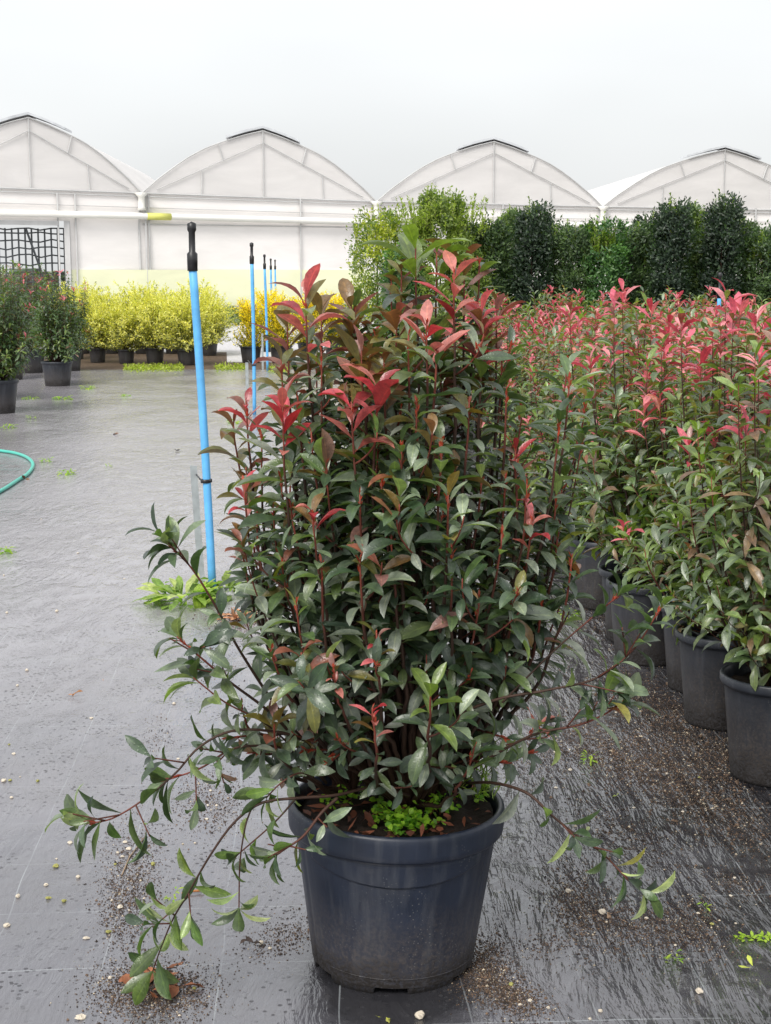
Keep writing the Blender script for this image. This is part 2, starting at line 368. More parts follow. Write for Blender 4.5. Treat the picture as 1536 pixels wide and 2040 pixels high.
M['film'] = film_material('greenhouse_film', (.83, .81, .80), tr=.22)
M['wall'] = film_material('greenhouse_wall_film', (.84, .81, .795), tr=.0)
M['yfilm'] = film_material('yellow_panel', (.84, .85, .60), .0)
M['frame'] = simple('greenhouse_frame', (.50, .50, .50), .5, .4, .15, 2)
M['dframe'] = simple('dark_frame', (.10, .11, .12), .5, .4, .2, 2)
M['gutter'] = simple('white_pipe', (.80, .79, .75), .4, .5, .06, 1.5)
M['ypipe'] = simple('yellow_pipe', (.62, .62, .16), .5, .4, .15, 3)
M['gravel'] = simple('pale_gravel', (.50, .49, .50), .8, .3, .25, 20, bump=.01, bscale=40)
M['earth'] = simple('brown_earth', (.10, .07, .05), .9, .2, .5, 12, bump=.01, bscale=40)
M['field'] = simple('bare_ground', (.14, .13, .11), .9, .2, .3, 1)
M['concrete'] = simple('concrete', (.35, .35, .33), .8, .3, .15, 3)

# ------------------------------------------------------------------ setting: ground
def sheet(name, pts, m, z, lab=None):
    b = MB(); b.add([(p[0], p[1], z) for p in pts], [tuple(range(len(pts)))]); o = b.build(name, m); o['kind'] = 'structure'; return o
sheet('ground', [(-300, -60), (300, -60), (300, 500), (-300, 500)], M['field'], -.012)
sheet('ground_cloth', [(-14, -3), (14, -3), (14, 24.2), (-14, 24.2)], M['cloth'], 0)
sheet('soil_shade_strip', [(-14, 24.2), (14, 24.2), (14, 26.2), (-2.75, 26.2), (-3.1, 29.5), (-14, 29.5)], M['earth'], -.002)  # earth strip; its deeper left part paints the shade under the shrubs
sheet('gravel_path', [(-14, 25.6), (14, 25.6), (14, 47.5), (-14, 47.5)], M['gravel'], -.006)

# ------------------------------------------------------------------ greenhouse
def greenhouse():
    g = empty('greenhouse', at(750, 540, 50)*[1, 1, 0], 'long white plastic multi-span greenhouse with arched roofs behind the hedge', 'greenhouse')
    O = np.array(g.location)
    npx = [(-178, 368, 42.4), (283, 385, 46.0), (750, 402, 49.6), (1200, 412, 53.0), (1665, 421, 56.4)]
    nodes = [at(*p) for p in npx]
    # arch profile
    au = np.array([0, .06, .122, .18, .242, .29, .327, .42, .5]); ah = np.array([0, .20, .375, .53, .665, .745, .80, .92, 1.0])
    us = np.linspace(0, 1, 33); uh = np.interp(np.where(us > .5, 1-us, us), au, ah)
    back = np.array([-.035, 1., 0]); 
    for k in range(4):
        A, B = nodes[k], nodes[k+1]; Lb = 15 if k < 3 else 30
        pk = 2.0 + .02*k
        P = A[None] + (B-A)[None]*us[:, None] + np.array([0, 0, 1])*(uh*pk)[:, None] - O
        base = A[None] + (B-A)[None]*us[:, None] - O
        # gable film with thickness
        b = MB(); V = []; Fs = []; n = len(us)
        for d in (0, .06):
            V += [tuple(p+back*d) for p in P] + [tuple(p+back*d) for p in base]
        for i in range(n-1): Fs += [(i, n+i, n+i+1, i+1), (2*n+i+1, 3*n+i+1, 3*n+i, 2*n+i)]
        b.add(V, Fs); b.build('gable', M['film'], g)
        b = MB(); V = [tuple(p+back*.06) for p in P]+[tuple(p+back*Lb) for p in P]
        V += [tuple(p+back*.06-[0, 0, .05]) for p in P]+[tuple(p+back*Lb-[0, 0, .05]) for p in P]
        Fs = [(i, i+1, n+i+1, n+i) for i in range(n-1)]+[(2*n+i+1, 2*n+i, 3*n+i, 3*n+i+1) for i in range(n-1)]
        b.add(V, Fs); b.build('roof', M['film'], g, True)
        fr = MB(); off = -back*.05
        fr.tube(P+off, .022, 6)
        up = np.array([0, 0, 1.]); ap = (A+B)/2-O+up*(pk-.36)+off
        fr.tube([ap+up*.34, ap-up*(pk-.36)], .018, 6)
        for sgn in (0, 1):
            e0 = (A if sgn == 0 else B)-O; oth = (B if sgn == 0 else A)-O
            q = e0+(oth-e0)*.06+up*.12+off; fr.tube([ap, q], .015, 6)
            i = 10 if sgn == 0 else 22
            m_ = P[i]+off; f = .62; fr.tube([m_, q+(ap-q)*f], .02, 6)
            m2 = e0+(oth-e0)*.24+off; fr.tube([m2, q+(ap-q)*.42], .015, 6)
        for zz, r_ in ((0.0, .03), (-.10, .018)): fr.tube([A-O+off+up*zz, B-O+off+up*zz], r_, 6)
        fr.tube([A-O+off-up*.42+[0, 0, 0], B-O+off-up*.42], .012, 6)
        fr.build('gable_frame', M['frame'], g)
        # ridge ventilator
        rv = MB(); iv = [i for i in range(n) if .315 <= us[i] <= .685]
        Q = np.array([P[i]+up*.10 for i in iv]); m_ = len(iv)
        V = []
        for dz, dd in ((-.02, -.1), (.05, -.1), (.05, 1.2), (-.02, 1.2)): V += [tuple(q+up*dz+back*dd) for q in Q]
        Fs = []
        for i in range(m_-1):
            for a in range(4): b_ = (a+1) % 4; Fs.append((a*m_+i, a*m_+i+1, b_*m_+i+1, b_*m_+i))
        Fs += [(0, m_, 2*m_, 3*m_), (m_-1, 4*m_-1, 3*m_-1, 2*m_-1)]
        rv.add(V, Fs); rv.build('ridge_ventilator', M['vent'], g)
    # front wall below gutters
    up = np.array([0, 0, 1.])
    wl = MB()
    def seg(a, bq, z0, z1, m, name, dy=0.):
        q = MB(); A = a-O; B = bq-O; d = back*dy
        V = [A*[1, 1, 0]+up*z0+d, B*[1, 1, 0]+up*z0+d, B*[1, 1, 0]+up*z1+d, A*[1, 1, 0]+up*z1+d]
        V += [v+back*.05 for v in V]
        q.add(V, [(0, 1, 2, 3), (5, 4, 7, 6), (3, 2, 6, 7), (0, 4, 5, 1), (0, 3, 7, 4), (1, 5, 6, 2)]); return q.build(name, m, g)
    def onwall(px):   # point on the wall line for a pixel column
        for k in range(4):
            if npx[k][0] <= px <= npx[k+1][0]:
                best = min((abs((lambda P: (P[0]/(P[1]*cos(PITCH)))*F+CX-px)(nodes[k]+(nodes[k+1]-nodes[k])*f)), f) for f in np.linspace(0, 1, 801))
                return nodes[k]+(nodes[k+1]-nodes[k])*best[1]
    opn = [onwall(-120), onwall(137), onwall(284), onwall(352), onwall(420)]
    zt = 3.0
    for k in range(4):
        A, B = nodes[k], nodes[k+1]
        q = MB(); V = [A*[1, 1, 0]+up*zt-O, B*[1, 1, 0]+up*zt-O, B-O, A-O]; V += [v+back*.05 for v in V]
        q.add(V, [(0, 1, 2, 3), (5, 4, 7, 6)]); q.build('wall_panel', M['wall'], g)
    W = nodes[0]; E = nodes[4]
    seg(W, opn[0], 0, zt, M['wall'], 'wall_panel'); seg(opn[1], opn[2], 1.6, zt, M['wall'], 'wall_panel')
    seg(opn[2], opn[3], 1.6, zt, M['wall'], 'wall_panel'); 
    seg(opn[3], nodes[2], 1.6, zt, M['wall'], 'wall_panel'); seg(nodes[2], nodes[3], 1.6, zt, M['wall'], 'wall_panel'); seg(nodes[3], nodes[4], 1.6, zt, M['wall'], 'wall_panel')
    seg(opn[1], nodes[2], .5, 1.6, M['yfilm'], 'lower_panel', .0); seg(nodes[2], nodes[4], .5, 1.6, M['wall'], 'lower_panel', .0)
    seg(opn[1], nodes[4], 0, .5, M['concrete'], 'plinth', -.02)
    # white downpipe line along the wall with brackets and a yellow sleeve
    pp = MB(); zz = [(-178, 421), (283, 431), (750, 444), (1200, 450), (1665, 458)]
    pts = [at(a, b_, n_[2])-O-back*.22 for (a, b_), n_ in zip(zz, npx)]
    pp.tube(pts, .10, 10); pp.build('drain_pipe', M['gutter'], g, True)
    ys = MB(); a_ = onwall(298); b_ = onwall(345); f1 = np.linalg.norm(a_-nodes[1])/np.linalg.norm(nodes[2]-nodes[1]); f2 = np.linalg.norm(b_-nodes[1])/np.linalg.norm(nodes[2]-nodes[1])
    ys.tube([pts[1]+(pts[2]-pts[1])*f1, pts[1]+(pts[2]-pts[1])*f2], .108, 10); ys.build('pipe_sleeve', M['ypipe'], g, True)
    for k in range(5):
        fr = MB(); p = nodes[k]-O-back*.08
        for dx in (-.10, .10): fr.box(p*[1, 1, 0]+[dx, 0, nodes[k][2]/2], (.05, .05, nodes[k][2]))
        fr.build('gutter_post', M['frame'], g)
        hp = MB(); hp.lathe([(.0, -.52), (.13, -.50), (.10, -.40), (.10, -.12), (.22, 0), (.0, .02)], 10, nodes[k]-O-back*.2); hp.build('gutter_hopper', M['gutter'], g, True)
    fr = MB()
    for px in (120, 155, 600, 300, 1000, 1080, 1330, 1500):
        p = onwall(px)-O-back*.07; fr.box(p*[1, 1, 0]+[0, 0, 1.9], (.045, .045, 3.8))
    for k in range(4):
        if k: fr.tube([nodes[k]*[1, 1, 0]-O-back*.06+up*2.95, nodes[k+1]*[1, 1, 0]-O-back*.06+up*2.95], .02, 6)
    fr.build('wall_post', M['frame'], g)
    # doorway with gridded screen and racks inside
    A, B = opn[0], opn[1]; dr = MB(); d = (B-A); 
    for f in (0, 1): dr.box((A+d*f)*[1, 1, 0]-O-back*.06+up*1.5, (.16, .1, 3.0))
    dr.box(((A+B)/2)*[1, 1, 0]-O-back*.05+up*2.93, (abs(d[0]), .12, .12), rz=math.atan2(d[1], d[0])); dr.build('door_frame', M['frame'], g)
    gr = MB(); rnd = random.Random(3)
    for i in range(19): gr.tube([(A+d*(i+.5)/19)*[1, 1, 0]-O+back*1.0+up*.1, (A+d*(i+.5)/19)*[1, 1, 0]-O+back*1.0+up*2.8], .028, 5)
    for z in (.6, .9, 1.2, 1.5, 1.75, 2.0, 2.22, 2.45, 2.65, 2.8):
        pts2 = [(A+d*f)*[1, 1, 0]-O+back*1.02+up*(z+rnd.uniform(-.05, .05)) for f in np.linspace(0, 1, 12)]; gr.tube(pts2, .022, 5)
    gr.tube([(A+d*.62)*[1, 1, 0]-O+back*.9+up*2.8, (A+d*.8)*[1, 1, 0]-O+back*.9+up*.8], .035, 5)
    gr.build('screen_grid', M['dframe'], g)
    bm_ = simple('bench_things', (1, 1, 1), .6, .4, .3, 5, usecol=True)
    for j in range(4):
        for i in range(5):
            ib = MB(); ib.box((A+d*(i+.5)/5)*[1, 1, 0]-O+back*(4+j*2)+up*(.5+.1*((i*7+j*3) % 5)), (.9, .5, .9+.2*((i*3+j) % 4)), col=(.2+.1*(i % 3), .26, .24)); ib.build('bench', bm_, g)
greenhouse()

# ------------------------------------------------------------------ plants: generic machinery
def bez(P0, P1, P2, P3, n):
    t = np.linspace(0, 1, n)[:, None]; return (1-t)**3*P0+3*(1-t)**2*t*P1+3*(1-t)*t*t*P2+t**3*P3
def poly(pts, n):
    P = np.array(pts, float); m = len(P)
    # Catmull-Rom resample
    Q = np.vstack([2*P[0]-P[1], P, 2*P[-1]-P[-2]]); out = []
    ts = np.linspace(0, m-1-1e-6, n)
    for t in ts:
        i = int(t); u = t-i; a, b, c, d = Q[i], Q[i+1], Q[i+2], Q[i+3]
        out.append(.5*((2*b)+(-a+c)*u+(2*a-5*b+4*c-d)*u*u+(-a+3*b-3*c+d)*u**3))
    return np.array(out)
DARK = [(.032, .054, .035), (.042, .068, .040), (.060, .092, .042), (.025, .042, .031), (.080, .112, .048), (.055, .080, .056), (.038, .058, .042), (.115, .148, .108), (.15, .18, .148), (.19, .215, .19)]  # the last pale greys put sky glints on upper faces into leaf colour
FIELD = [(.070, .102, .058), (.088, .128, .064), (.120, .162, .060), (.055, .083, .052), (.12, .15, .11), (.155, .20, .075), (.10, .125, .09), (.16, .10, .07)]
REDS = [(.50, .065, .09), (.38, .035, .05), (.58, .15, .17), (.28, .035, .045), (.48, .17, .15), (.42, .16, .15)]
PINKS = [(.58, .11, .18), (.52, .08, .13), (.66, .24, .28), (.45, .06, .10), (.62, .20, .24), (.55, .14, .19), (.50, .20, .15)]
BRONZE = [(.17, .10, .035), (.14, .125, .03), (.22, .08, .055), (.12, .13, .035), (.27, .14, .13), (.15, .14, .04)]
BROWNST = np.array([.050, .026, .018]); REDST = np.array([.21, .046, .03])
def pick(rng, L, v=.15):
    c = np.array(L[rng.integers(len(L))]); return c*rng.uniform(1-v, 1+v)
def put_leaf(LV, rng, p, T, phi, a, L, col, wr=.32, curl=None, upb=.35):
    ref = np.array([0, 0, 1.]) if abs(T[2]) < .95 else np.array([0, 1., 0])
    U = nrm(np.cross(T, ref)); W = np.cross(T, U); Rr = U*cos(phi)+W*sin(phi)
    D = T*cos(a)+Rr*sin(a); N = T-D*np.dot(T, D)+np.array([0, 0, upb])
    N = N + rng.normal(0, .18, 3)
    LV.add(p, D, N, L, L*wr*rng.uniform(.88, 1.12), (rng.uniform(.2, 1.35) if curl is None else curl), rng.uniform(.15, .7), col)
def shoot(path, r0, r1, SB, LG, LR, rng, typ='bud', f0=.35, sp=.019, LL=.085, pal=DARK, k=6, redlen=.13, full=True, reds=REDS):
    """stem tube + leaves along the path; LG green leaves, LR young coloured leaves"""
    P = np.asarray(path); n = len(P); seg = np.linalg.norm(np.diff(P, axis=0), axis=1); cum = np.concatenate([[0], np.cumsum(seg)]); Ltot = cum[-1]
    rad = np.linspace(r0, r1, n); fr = np.clip((cum-(Ltot-.17))/.15, 0, 1)[:, None]*(1 if typ != 'plain' else .35)
    SB.tube(P, rad, k, BROWNST*(1-fr)+REDST*fr, cap=True)
    s = Ltot*f0; phi = rng.uniform(0, 6.28)
    while s < Ltot-.004:
        i = min(np.searchsorted(cum, s), n-1); i = max(i, 1); u = (s-cum[i-1])/max(seg[i-1], 1e-6)
        p = P[i-1]+(P[i]-P[i-1])*u; T = nrm(P[i]-P[i-1]); dtip = Ltot-s
        a = np.interp(dtip, [0, .03, .10, .3], [.42, .8, 1.1, 1.3])+rng.normal(0, .2)
        L = LL*np.interp(dtip, [0, .02, .06, .15], [.72, .95, 1.08, 1.])*rng.uniform(.60, 1.2)
        if typ == 'red' and dtip < redlen and rng.random() < np.interp(dtip, [0, redlen*.6, redlen], [1, .9, .3]): put_leaf(LR, rng, p, T, phi, a*.8, L*.98, pick(rng, reds if rng.random() < (.72 if full else .93) else BRONZE), wr=.33, curl=rng.uniform(.2, 1.4))
        elif typ == 'bronze' and dtip < redlen: put_leaf(LR, rng, p, T, phi, a*.85, L*1.02, pick(rng, BRONZE), wr=.36)
        elif typ == 'lime' and dtip < .1: put_leaf(LG, rng, p, T, phi, a*.9, L, np.array([.13, .19, .05])*rng.uniform(.7, 1.2))
        else:
            c = pick(rng, pal)
            if rng.random() < .004: c = np.array([.20, .17, .06])
            elif rng.random() < .045: c = pick(rng, BRONZE)*.8
            if dtip < .09: c = c*[1.15, 1.25, 1.05]
            if rng.random() < np.interp(s/Ltot, [0, f0+.05, .6, 1], [.30, .42, .9, 1]): put_leaf(LG, rng, p, T, phi, a, L, c)
        phi += 2.4+rng.normal(0, .2); s += sp*np.interp(dtip, [0, .06, .15], [.45, .7, 1.])*rng.uniform(.7, 1.3)
    if full and typ in ('bud', 'red'):   # scaly red bud bracts
        for j in range(8):
            d = rng.uniform(0, .045); i = max(1, min(np.searchsorted(cum, Ltot-d), n-1)); T = nrm(P[i]-P[i-1]); p = P[-1]-T*d
            put_leaf(LR, rng, p, T, rng.uniform(0, 6.28), rng.uniform(.2, .6), rng.uniform(.010, .022), np.array([.42, .075, .04])*rng.uniform(.7, 1.2), wr=.3, curl=0)
    return P, cum

# ------------------------------------------------------------------ the big potted photinia
PY = 3.26
def hero():
    rng = np.random.default_rng(11)
    base = np.array([at(782, 1908, PY)[0], PY, 0]); H = .383
    g = empty('potted_photinia', base, 'large red-tipped photinia shrub in a big dark blue-grey pot, alone in the foreground', 'potted shrub')
    # pot --------------------------------------------------------
    K = 256
    def front(a): return abs((a-(-pi/2)+pi) % (2*pi)-pi)
    def prad(r, z, a):
        f = front(a); rr = r
        if z < .318 and r > .17:
            lz = .300-.0*f
            if z < .300:   # flutes below the collar
                fl = max(0, cos(a*14+.4))**6
                rr -= .0022*fl*(1 if f > .75 else .35)
            if f < .95:    # raised tab with a curved lower edge
                edge = .262+.030*(f/.95)**2
                if z > edge: rr += .0045*min(1, (z-edge)/.003)
        return rr
    b = MB()
    zs = np.concatenate([np.linspace(.018, .255, 16), np.linspace(.258, .298, 18), [.302, .308, .314]])
    prof = [(.1845+.0455*(z/.32), z) for z in zs]
    tip = prof[-1][0]
    outer = prof+[(tip+.001, .322), (tip+.013, .324), (.2455, .328), (.2470, .340), (.2475, .366), (.2468, .376), (.2440, .382), (.238, .384), (.2325, .381), (.2285, .370), (.2265, .33), (.2200, .28)]
    b.lathe(outer, K, fn=prad)
    # foot ring with notches: segments reaching the ground
    V = []; Fs = []
    for j in range(K):
        a = 2*pi*j/K; ph = (a*6/(2*pi)+.32) % 1; foot = ph < .60
        zb = 0.0 if foot else .016
        ri = .1835 if foot else .1845
        V += [(.1848*cos(a), .1848*sin(a), .018), (.183*cos(a), .183*sin(a), zb), (.172*cos(a), .172*sin(a), zb), (.168*cos(a), .168*sin(a), .030)]
    for j in range(K):
        q = (j+1) % K
        for r_ in range(3): Fs.append((j*4+r_, j*4+r_+1, q*4+r_+1, q*4+r_))
    b.add(V, Fs); b.lathe([(.169, .022), (.0, .022)], K)
    pot = b.build('pot', M['pot'], g, True)
    pot.rotation_euler = (0, R(1.3), 0); pot.location = (0, 0, -.002); pot.scale = (.988, .988, 1)
    rim = MB()  # thin moulding line near the base
    rim.tube([(.1905*cos(a), .1905*sin(a), .040+.0*a) for a in np.linspace(-2.4, -.5, 60)], .0012, 5); rim.build('moulding_line', M['pot'], pot)
    # soil --------------------------------------------------------
    s = MB(); nr, na = 14, 64; V = [(0, 0, .352)]
    for i in range(1, nr+1):
        for j in range(na):
            a = 2*pi*j/na; r_ = .227*i/nr; V.append((r_*cos(a), r_*sin(a), .350+.007*sin(r_*60+a*3)+rng.uniform(-.004, .004)))
    Fs = [(0, 1+j, 1+(j+1) % na) for j in range(na)]
    for i in range(nr-1):
        for j in range(na): q = (j+1) % na; Fs.append((1+i*na+j, 1+(i+1)*na+j, 1+(i+1)*na+q, 1+i*na+q))
    s.add(V, Fs); s.build('soil', M['soil'], g, True)
    # bark chips and leaf litter on the soil
    L = Leaves()
    for i in range(150):
        a, r_ = rng.uniform(0, 6.28), .215*sqrt(rng.random()); L.add((r_*cos(a), r_*sin(a), .358+rng.uniform(0, .01)), rng.normal(0, 1, 3)*[1, 1, .2], (rng.normal(0, .3), rng.normal(0, .3), 1), rng.uniform(.012, .05), rng.uniform(.008, .022), rng.uniform(-.6, .8), .3, np.array([.16, .055, .03])*rng.uniform(.3, 1.5))
    m = MB(); L.into(m, 3, rng=rng, wave=.1); m.build('leaf_litter', M['dead'], g, True)
    # weeds --------------------------------------------------------
    def zsoil(px, py): return gp(px, py, .355)-base
    L = Leaves()
    for (cx, cy, n, rad) in ((770, 1638, 70, 22), (800, 1648, 90, 26), (835, 1645, 80, 24), (868, 1618, 50, 22), (755, 1612, 26, 14), (690, 1600, 26, 22), (655, 1610, 16, 14), (905, 1612, 26, 20), (725, 1590, 14, 12), (950, 1600, 10, 14), (880, 1590, 20, 14), (790, 1660, 24, 18)):
        for i in range(n):
            p = zsoil(cx+rng.normal(0, rad*.62), cy+rng.normal(0, rad*.4)); p[2] = .36+rng.uniform(0, .022)
            if np.hypot(p[0], p[1]) > .232: p[:2] *= .232/np.hypot(p[0], p[1]); p[2] = .378+rng.uniform(0, .012)
            if rng.random() < .5: p[2] += .004
            cc = np.array([.24, .42, .035]) if rng.random() < .6 else np.array([.12, .28, .03])
            d = rng.normal(0, 1, 3)*[1, 1, .5]; L.add(p, d, (rng.normal(0, .3), -.25+rng.normal(0, .3), 1), rng.uniform(.009, .017), rng.uniform(.009, .014), .3, .2, cc*rng.uniform(.8, 1.25))
    m = MB(); L.into(m, 3, 'round', rng); m.build('weeds', M['weed'], g, True)
    # grassy weed at right rim
    L = Leaves(); sb = MB()
    for i in range(9):
        p0 = zsoil(950+rng.normal(0, 14), 1590+rng.normal(0, 6)); p1 = at(985+rng.normal(0, 22), 1480+rng.normal(0, 40), 3.2)-base
        P = bez(p0, p0+[0, 0, .05], p1-[0, 0, .03], p1, 8); sb.tube(P, .0012, 4, (.20, .28, .05))
        for k in range(14):
            f = rng.uniform(.2, 1); q = P[int(f*7)]; L.add(q, rng.normal(0, 1, 3), rng.normal(0, 1, 3), rng.uniform(.018, .04), .004, rng.uniform(0, 1), .2, np.array([.22, .32, .06])*rng.uniform(.7, 1.3))
    L.into(sb, 3, 'x', rng); sb.build('grass_weed', M['weed'], g, True)
    # stems and leaves ---------------------------------------------------------
    SB = MB(); LG = Leaves(); LR = Leaves()
    trunks = [(665, 1560, .014), (700, 1578, .009), (815, 1600, .016), (760, 1580, .010), (855, 1585, .009), (790, 1560, .008), (905, 1570, .008), (720, 1545, .008)]
    T0 = [zsoil(x, y)*[1, 1, 0]+[0, 0, .34] for x, y, r_ in trunks]
    def W(px, py, Y): return at(px, py, Y)-base
    tips = [ # px, py, Yoffset, type, leaf length
        (828, 486, .0, 'lime', .115), (905, 540, -.1, 'red', .08), (870, 500, .08, 'lime', .105), (925, 505, .1, 'bronze', .09), (955, 520, .14, 'bud', .09), (800, 530, .05, 'bronze', .09), (780, 560, .1, 'bud', .09),
        (850, 640, -.28, 'red', .10), (870, 690, -.30, 'bud', .085), (790, 620, -.1, 'bronze', .09), (960, 620, -.05, 'red', .085), (990, 600, .1, 'bronze', .07), (1000, 720, .05, 'bud', .08),
        (608, 585, -.05, 'red', .095), (640, 620, .05, 'bronze', .09), (572, 640, .05, 'bronze', .085), (700, 610, .1, 'bronze', .085), (736, 640, .12, 'bronze', .08), (560, 715, -.05, 'bronze', .085),
        (640, 700, -.15, 'bud', .08), (590, 740, .1, 'bud', .085), (562, 800, -.2, 'red', .10), (752, 765, -.3, 'red', .10), (700, 800, -.28, 'red', .09), (735, 710, -.1, 'bronze', .095),
        (700, 740, .1, 'bud', .08), (490, 800, .05, 'red', .065), (465, 840, .1, 'bronze', .07), (486, 965, -.05, 'red', .075), (490, 930, .05, 'bronze', .085), (480, 1060, -.05, 'bronze', .06), (505, 1085, .0, 'red', .05),
        (622, 1015, -.33, 'red', .09), (717, 985, -.33, 'bud', .09), (893, 985, -.36, 'bud', .105), (1028, 885, -.15, 'red', .06), (935, 790, -.25, 'bud', .09), (1010, 770, -.1, 'bud', .09),
        (1040, 800, .02, 'bud', .09), (1135, 755, -.05, 'bud', .10), (1130, 720, .1, 'bud', .09), (1115, 830, -.1, 'bud', .09), (1165, 800, .15, 'bud', .08), (1150, 870, .1, 'bud', .08),
        (960, 940, -.2, 'bud', .09), (1050, 960, -.2, 'bud', .095), (1120, 970, .05, 'bud', .085), (1060, 1030, -.2, 'red', .07), (1000, 1060, -.28, 'bud', .09), (1140, 1110, -.1, 'bud', .09),
        (900, 1090, -.35, 'bud', .09), (717, 1115, -.36, 'bud', .09), (640, 1120, -.3, 'bud', .09), (560, 1100, -.25, 'bud', .09), (780, 1060, -.33, 'bud', .085), (830, 1200, -.2, 'bronze', .08), (750, 1260, -.38, 'red', .07),
        (665, 1330, -.36, 'red', .055), (742, 1410, -.4, 'red', .06), (600, 1300, -.35, 'bronze', .09), (858, 1375, -.42, 'lime', .105), (540, 1290, -.3, 'bud', .085), (590, 1200, -.3, 'bud', .09),
        (955, 1190, -.3, 'bud', .09), (1020, 1180, -.25, 'bud', .085), (1080, 1200, -.1, 'bud', .09), (1120, 1180, .05, 'bud', .09), 
        (545, 1430, -.3, 'bronze', .09),  (1010, 1470, -.2, 'bud', .085),
        (480, 1400, -.2, 'bud', .085), (450, 1470, -.2, 'bud', .09), (500, 1500, -.15, 'bud', .085), (620, 860, -.2, 'bud', .09), (520, 860, .0, 'bud', .085), (560, 950, -.1, 'bud', .09),
        (650, 930, -.25, 'bud', .09), (830, 800, -.3, 'bud', .09), (800, 880, -.33, 'bud', .09), (880, 880, -.3, 'bud', .09), (760, 960, -.32, 'bud', .085), (510, 1020, -.05, 'bud', .085),
            (600, 1495, -.22, 'bud', .085), (650, 1520, -.26, 'bud', .075), (945, 1485, -.26, 'bud', .08), (1020, 1520, -.15, 'bud', .085), (1065, 1500, -.05, 'bud', .085), (560, 1530, -.1, 'bud', .08), (905, 1530, -.2, 'plain', .07)]
    # filler shoots inside the outline, front, middle and back
    yl = [590, 700, 850, 1000, 1150, 1300, 1420]; xl = [590, 560, 520, 520, 480, 440, 470]; xr = [960, 1010, 1130, 1130, 1140, 1120, 1060]
    for i in range(50):
        py = 600+480*rng.random()**1.1; a_, b_ = np.interp(py, yl, xl), np.interp(py, yl, xr); px = rng.uniform(a_+10, b_-10)
        q = (px-(a_+b_)/2)/((b_-a_)/2); dmax = .36*sqrt(max(.05, 1-q*q))*np.interp(py, [600, 900], [.6, 1]); tips.append((px, py, rng.choice([-1, 1, 1])*dmax*rng.uniform(.3, 1), rng.choice(['red', 'bronze', 'bud'], p=[.07, .13, .8] if py < 850 else [.02, .02, .96]), rng.uniform(.075, .095)))
    for (px, py, yo, typ, LL) in tips:
        E = W(px, py, PY+yo); d = [np.hypot(*(E-t)[:2])+rng.uniform(0, .12) for t in T0]; k = int(np.argmin(d)); S = T0[k]+rng.normal(0, .008, 3)*[1, 1, 0]
        h = E[2]-S[2]; dx = (E-S)*[1, 1, 0]
        if h < .25: P = bez(S, S+dx*.25+[0, 0, max(h, .1)*.9], E-dx*.3-[0, 0, .02], E, 18)
        else: P = bez(S, S+dx*.45+[0, 0, h*.30], E-dx*.06-[0, 0, h*.38], E, 26)
        P[1:-1] += np.cumsum(rng.normal(0, .0036, (len(P)-2, 3)), 0)*np.sin(np.linspace(0, pi, len(P)-2))[:, None]
        Lt = np.linalg.norm(np.diff(P, axis=0), axis=1).sum()
        r0 = min(.0105, .0035+.006*Lt)*rng.uniform(.8, 1.1); f0 = np.clip(1-.60/Lt, .3, .6) if Lt > .8 else .5; LL = LL*.98
        P, cum = shoot(P, r0, .0017, SB, LG, LR, rng, typ, f0, .0185, LL*(1.12 if (typ in ('red', 'bronze', 'lime') and py < 900) else .85), redlen=.085 if py > 1000 else .13)
        # side twigs
        nt_ = int(Lt*(2.5 if py < 900 else 1.6))
        for j in range(nt_):
            f = rng.uniform(.42, .9); i = int(f*(len(P)-1)); p = P[i]; T = nrm(P[i+1]-P[i]); a = rng.uniform(0, 6.28)
            out = np.array([cos(a), sin(a), 0]); c_ = p*[1, 1, 0]; 
            if np.linalg.norm(c_) > .12: out = nrm(out*.8+nrm(c_)*.5)
            ln_ = rng.uniform(.07, .19); e_ = p+out*ln_*.62+T*ln_*.75
            px_, py_ = proj(e_+T*.02+base)
            if not (np.interp(py_, [460, 520, 570, 700, 850, 1000, 1150, 1300, 1450, 1560], [800, 780, 575, 540, 490, 500, 475, 420, 440, 580])+8 < px_ < np.interp(py_, [460, 500, 600, 700, 750, 1000, 1200, 1400, 1500], [850, 940, 1000, 1080, 1160, 1150, 1150, 1110, 1040])-8): continue
            Q = bez(p, p+out*ln_*.3+T*ln_*.15, e_-T*ln_*.3, e_, 8)
            shoot(Q, .0026, .0013, SB, LG, LR, rng, 'bud' if rng.random() < .75 else ('bronze' if f > .7 and py < 1000 else 'plain'), .22, .019, LL*.92, k=5, redlen=.05, full=rng.random() < .5)
    # thick trunks
    for (x, y, r_), t0 in zip(trunks, T0):
        top = t0+[rng.normal(0, .03), rng.normal(0, .03), rng.uniform(.25, .4)]
        SB.tube(bez(t0-[0, 0, .02], t0+[0, 0, .12], top-[0, 0, .1], top, 10), np.linspace(r_*1.25, r_*.55, 10), 8, BROWNST*.8)
